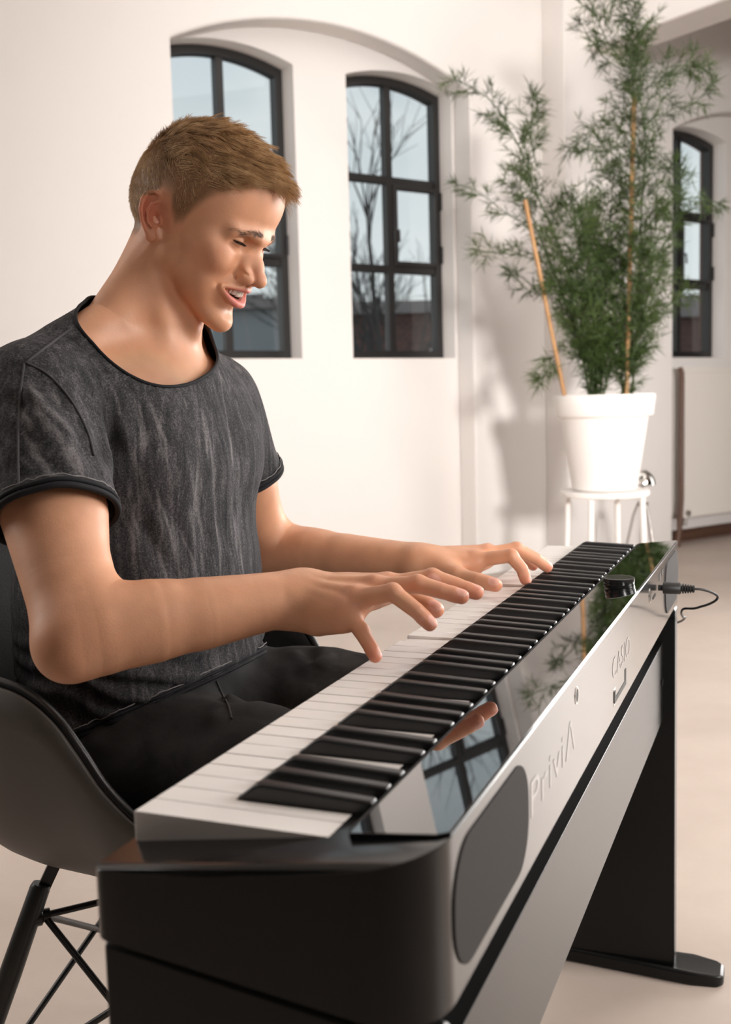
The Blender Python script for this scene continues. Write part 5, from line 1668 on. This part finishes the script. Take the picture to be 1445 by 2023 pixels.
def make_jeans():
    pts = leg_pts(-1) + leg_pts(1); lo, hi = bbox(pts, .12)
    fn = lambda P: jeans_sdf(P) - jeans_fold(P).astype(f32)
    ps, Q = mesh_sdf(fn, lo, hi, CLOTH_RES*1.15)
    ps, Q = cut_mesh(ps, Q, [lambda P: P[:, 2] - .105])
    me = np_mesh('jeans', ps, Q)
    o = link('jeans', me, M_jeans, PERSON); o['label'] = 'black denim jeans'
    for s in (-1, 1):
        a = leg_pts(s)[4]; q = MB()
        def sf(P):
            f = A3(a) + A3([0, 0, 0]); T = np.stack([(P - f) @ A3(FV), (P - f) @ A3(FU), P[:, 2]], 1)
            d = chain(T, [(-.035, 0, .045), (.06, 0, .040), (.155, 0, .030)], [.036, .038, .034], .02)
            d = smin(d, cone(T, (0, 0, .05), (-.012, 0, .115), .040, .044), .03)
            return smax(d, .016 - P[:, 2], .004)
        lo, hi = bbox([a - FV*.08, a + FV*.2 - FZ*.1, a + FZ*.05], .06)
        ps, Q = mesh_sdf(sf, lo, hi, .004)
        so = link('shoe', np_mesh('shoe', ps, Q), M_shoe, PERSON)
        def ss(P):
            f = A3(a); T = np.stack([(P - f) @ A3(FV), (P - f) @ A3(FU)], 1); T3 = np.concatenate([T, np.zeros((len(T), 1), f32)], 1)
            d = chain(T3, [(-.035, 0, 0), (.06, 0, 0), (.155, 0, 0)], [.039, .041, .038], .02)
            return np.maximum(d, np.maximum(P[:, 2] - .022, .0015 - P[:, 2]))
        ps, Q = mesh_sdf(ss, lo, hi, .004)
        link('sole', np_mesh('sole', ps, Q), M_sole, so)
    return o
JEANS = make_jeans()
SHIRT = make_shirt()
def surface(f, x, y, d0=.9, d1=1.9):
    """first point of the ray through a photograph point on the cloth f"""
    D = np.linspace(d0, d1, 700); p0 = at(x, y, 1.0) - np.array([0, 0, HC])
    P = (np.array([0, 0, HC])[None] + p0[None]*D[:, None]).astype(f32); v = f(P); k = np.argmax(v < .0008)
    return P[k].astype(float) if v[k] < .0008 else None
def seam(name, f, pxs, r, m, parent, per=6):
    pts = [surface(f, *p) for p in catmull([Vector((a, b, 0)) for a, b in pxs], per) for p in [(p.x, p.y)]]
    pts = [Vector(p) for p in pts if p is not None]
    ok = [pts[0]] + [b for a, b in zip(pts, pts[1:]) if (b - a).length < .03]
    if len(ok) > 3:
        q = MB(); q.tube(ok, r, 6); q.build(name, m, parent, smooth=180)
fS = lambda P: shirt_sdf(P) - shirt_fold(P).astype(f32)
fJ = lambda P: jeans_sdf(P) - jeans_fold(P).astype(f32)
M_seam = mat('shirt_seam', (0.075, 0.072, 0.075), .85, spec=.1)
seam('shoulder_seam', fS, [(142, 648), (110, 672), (80, 694), (52, 716)], .0016, M_seam, SHIRT)
seam('sleeve_seam', fS, [(48, 718), (40, 780), (36, 850), (36, 920), (38, 975)], .0014, M_seam, SHIRT)
seam('armhole_seam', fS, [(50, 716), (95, 740), (140, 790), (172, 850), (186, 900)], .0016, M_seam, SHIRT)
seam('fly_seam', fJ, [(428, 1345), (440, 1372), (452, 1396), (458, 1420)], .0014, M_seam, JEANS)

# ------------------------------------------------------------------ outside the windows
def brick_mat(name, a, b, c):
    m = mat(name, a, 0.85)
    N_, L_, bs = nodes(m)
    tc = N_.new('ShaderNodeTexCoord'); br = N_.new('ShaderNodeTexBrick')
    br.inputs['Scale'].default_value = 3.0; br.inputs['Color1'].default_value = (*a, 1); br.inputs['Color2'].default_value = (*b, 1); br.inputs['Mortar'].default_value = (*c, 1)
    br.inputs['Mortar Size'].default_value = 0.02
    mp = N_.new('ShaderNodeMapping'); mp.inputs['Rotation'].default_value = (pi/2, 0, 0)
    L_.new(tc.outputs['Object'], mp.inputs['Vector']); L_.new(mp.outputs[0], br.inputs['Vector']); L_.new(br.outputs['Color'], bs.inputs['Base Color'])
    return m
M_brick = brick_mat('red_brick', (0.13, 0.062, 0.05), (0.09, 0.045, 0.04), (0.16, 0.13, 0.12))
M_roof = mat('roof_tiles', (0.16, 0.12, 0.11), 0.8)
M_render = mat('grey_render', (0.30, 0.32, 0.34), 0.8)
M_pale = mat('pale_render', (0.72, 0.74, 0.72), 0.8)
M_dark = mat('dark_window', (0.03, 0.035, 0.04), 0.1)
M_bark = mat('bark', (0.055, 0.05, 0.05), 0.9)
def house(name, label, cx, cy, wx, dy, z0, z1, mw, roof=1.5, rot=0.0, wins=()):
    root = empty(name, (cx, cy, z0), rot); tag(root, label, 'building')
    h = z1 - z0
    w = MB(); w.box(-wx/2, wx/2, 0, dy, 0, h); w.build('wall', mw, root)
    r = MB(); r.add([(-wx/2-.2, -.3, h), (wx/2+.2, -.3, h), (wx/2+.2, dy+.3, h), (-wx/2-.2, dy+.3, h), (-wx/2-.2, dy/2, h+roof), (wx/2+.2, dy/2, h+roof)],
                    [(0,1,5,4), (2,3,4,5), (0,4,3), (1,2,5), (0,3,2,1)])
    r.build('roof', M_roof, root)
    for (x, z, ww, hh) in wins:
        f = MB(); f.box(x - ww/2 - .08, x + ww/2 + .08, -.05, 0.02, z - .08 - z0, z + hh + .08 - z0); fo = f.build('window', M_pale, root)
        p = MB(); p.box(x - ww/2, x + ww/2, -.07, -.045, z - z0, z + hh - z0); p.build('pane', M_dark, fo)
house('brick_building', 'red brick building seen low through the middle window', 1.75, 24, 5.4, 6, -4, 2.75, M_brick, 0.55, radians(4), [(-2.2, 0.7, 0.55, 1.0), (-1.0, 0.7, 0.55, 1.0), (0.3, 0.4, 0.9, 1.5), (2.0, 0.4, 0.9, 1.5)])
house('grey_building', 'grey rendered building seen low through the left window', -3.3, 32, 2.1, 6, -4, 3.6, M_render, 0.6, radians(-3), [(0.35, 0.4, 0.5, 1.2)])
house('far_brick_building', 'dark building seen through the far right window', 10.2, 30, 8, 9, -4, 2.9, M_brick, 1.0, 0, [(-1.5, 0.2, 0.9, 1.4), (1.0, 0.2, 0.9, 1.4)])
house('white_building', 'pale building beside the grey one beyond the left window', -5.9, 42, 3.5, 6, -4, 4.9, M_pale, 0.4, 0)
def bare_tree(label, x, y, z0, h, seed, spread=0.5, depth=6):
    rnd = random.Random(seed); mb = MB()
    def grow(p, d, l, r, lev):
        n = 3; pts = [p]; q = Vector(p); dd = Vector(d)
        for i in range(n):
            dd = (dd + Vector((rnd.uniform(-.14,.14), rnd.uniform(-.14,.14), rnd.uniform(-.02,.10)))).normalized()
            q = q + dd*l/n; pts.append(q.copy())
        rs = [r*(1 - .4*i/n) for i in range(n+1)]
        mb.tube(pts, rs, 5 if lev > 2 else 7, cap=False)
        if lev >= depth: return
        k = 3 if lev < 4 else 3
        for i in range(k):
            a = rnd.uniform(0, 2*pi); s = spread*rnd.uniform(.6, 1.35)
            o1 = dd.orthogonal().normalized(); o2 = dd.cross(o1)
            nd = (dd + (o1*cos(a) + o2*sin(a))*s).normalized()
            grow(pts[-1] if i else pts[-2], nd, l*rnd.uniform(.62,.82), r*.55, lev+1)
    grow(Vector((0,0,0)), Vector((0,0,1)), h*.3, h*.018, 0)
    o = mb.build('bare_tree', M_bark, weld=False, smooth=180); o.location = (x, y, z0); tag(o, label, 'tree')
bare_tree('bare tree with a leaning trunk seen through the right half of the middle window', 1.35, 15, -4, 10.0, 3, .42, 6)
bare_tree('lower bare tree seen through the left half of the middle window', 0.3, 56, -4, 15.5, 11, .6, 6)
mb = MB(); mb.box(-40, 60, 6.5+4, 120, -4.3, -4.02); o = mb.build('ground', mat('yard_ground', (0.22, 0.21, 0.2), 0.9)); tag(o, kind='structure')

def make_world():
    w = bpy.data.worlds.new('sky'); SC.world = w; w.use_nodes = True
    N_, L_ = w.node_tree.nodes, w.node_tree.links; N_.clear()
    out = N_.new('ShaderNodeOutputWorld'); bg = N_.new('ShaderNodeBackground')
    tc = N_.new('ShaderNodeTexCoord'); sp = N_.new('ShaderNodeSeparateXYZ')
    L_.new(tc.outputs['Generated'], sp.inputs[0])
    cr = N_.new('ShaderNodeValToRGB'); e = cr.color_ramp.elements
    e[0].position = 0.0; e[0].color = (0.92, 0.91, 0.86, 1); e[1].position = 0.5; e[1].color = (0.42, 0.50, 0.57, 1)
    for p, c in ((0.10, (0.80, 0.84, 0.85)), (0.22, (0.66, 0.72, 0.75)), (0.32, (0.52, 0.60, 0.65))):
        x = e.new(p); x.color = (*c, 1)
    L_.new(sp.outputs['Z'], cr.inputs[0])
    mp = N_.new('ShaderNodeMapping'); mp.inputs['Scale'].default_value = (3, 3, 8)
    no = N_.new('ShaderNodeTexNoise'); no.inputs['Scale'].default_value = 1.7; no.inputs['Detail'].default_value = 5
    L_.new(tc.outputs['Generated'], mp.inputs[0]); L_.new(mp.outputs[0], no.inputs['Vector'])
    cl = N_.new('ShaderNodeValToRGB'); cl.color_ramp.elements[0].position = 0.45; cl.color_ramp.elements[0].color = (0,0,0,1); cl.color_ramp.elements[1].position = 0.72; cl.color_ramp.elements[1].color = (.6,.6,.6,1)
    L_.new(no.outputs['Fac'], cl.inputs[0])
    mx = N_.new('ShaderNodeMix'); mx.data_type = 'RGBA'; mx.inputs['B'].default_value = (0.88, 0.89, 0.88, 1)
    L_.new(cl.outputs[0], mx.inputs['Factor']); L_.new(cr.outputs[0], mx.inputs['A'])
    L_.new(mx.outputs['Result'], bg.inputs['Color']); bg.inputs['Strength'].default_value = 1.1
    L_.new(bg.outputs[0], out.inputs[0])
make_world()
# ------------------------------------------------------------------ lights
def area(name, loc, target, sx, sy, power, col=(1, 0.95, 0.9), spread=180):
    l = bpy.data.lights.new(name, 'AREA'); l.shape = 'RECTANGLE'; l.size = sx; l.size_y = sy; l.energy = power; l.color = col
    l.spread = radians(spread)
    o = bpy.data.objects.new(name, l); COL.objects.link(o); o.location = loc
    o.rotation_euler = (Vector(target) - Vector(loc)).to_track_quat('-Z', 'Y').to_euler()
    return o
area('key_light', (1.9, -3.0, 1.9), (1.1, 5.0, 1.1), 0.6, 0.6, 36, (1, 0.955, 0.92), 42)
area('side_softbox', (3.1, 0.9, 1.9), (-0.1, 1.35, 0.85), 1.3, 1.6, 105, (1, 0.965, 0.93))  # softbox added right of frame to light the player; no window there
area('left_rim_light', (-2.3, 1.6, 1.9), (-0.2, 1.3, 1.0), 0.8, 1.6, 24, (1, 0.95, 0.9))  # added rim light on the player's back edge; no window built there
area('overhead_fill', (1.0, 4.0, 3.38), (1.0, 4.0, 0), 3.2, 3.2, 38, (1, 0.96, 0.93))  # added overhead fill for the back wall and floor, no fixture built
area('rear_right_light', (3.7, 4.7, 1.35), (0.2, 0.9, 0.75), 2.3, 1.9, 82, (1, 0.965, 0.935), 110)  # unseen softbox added for the piano's rear panel to reflect
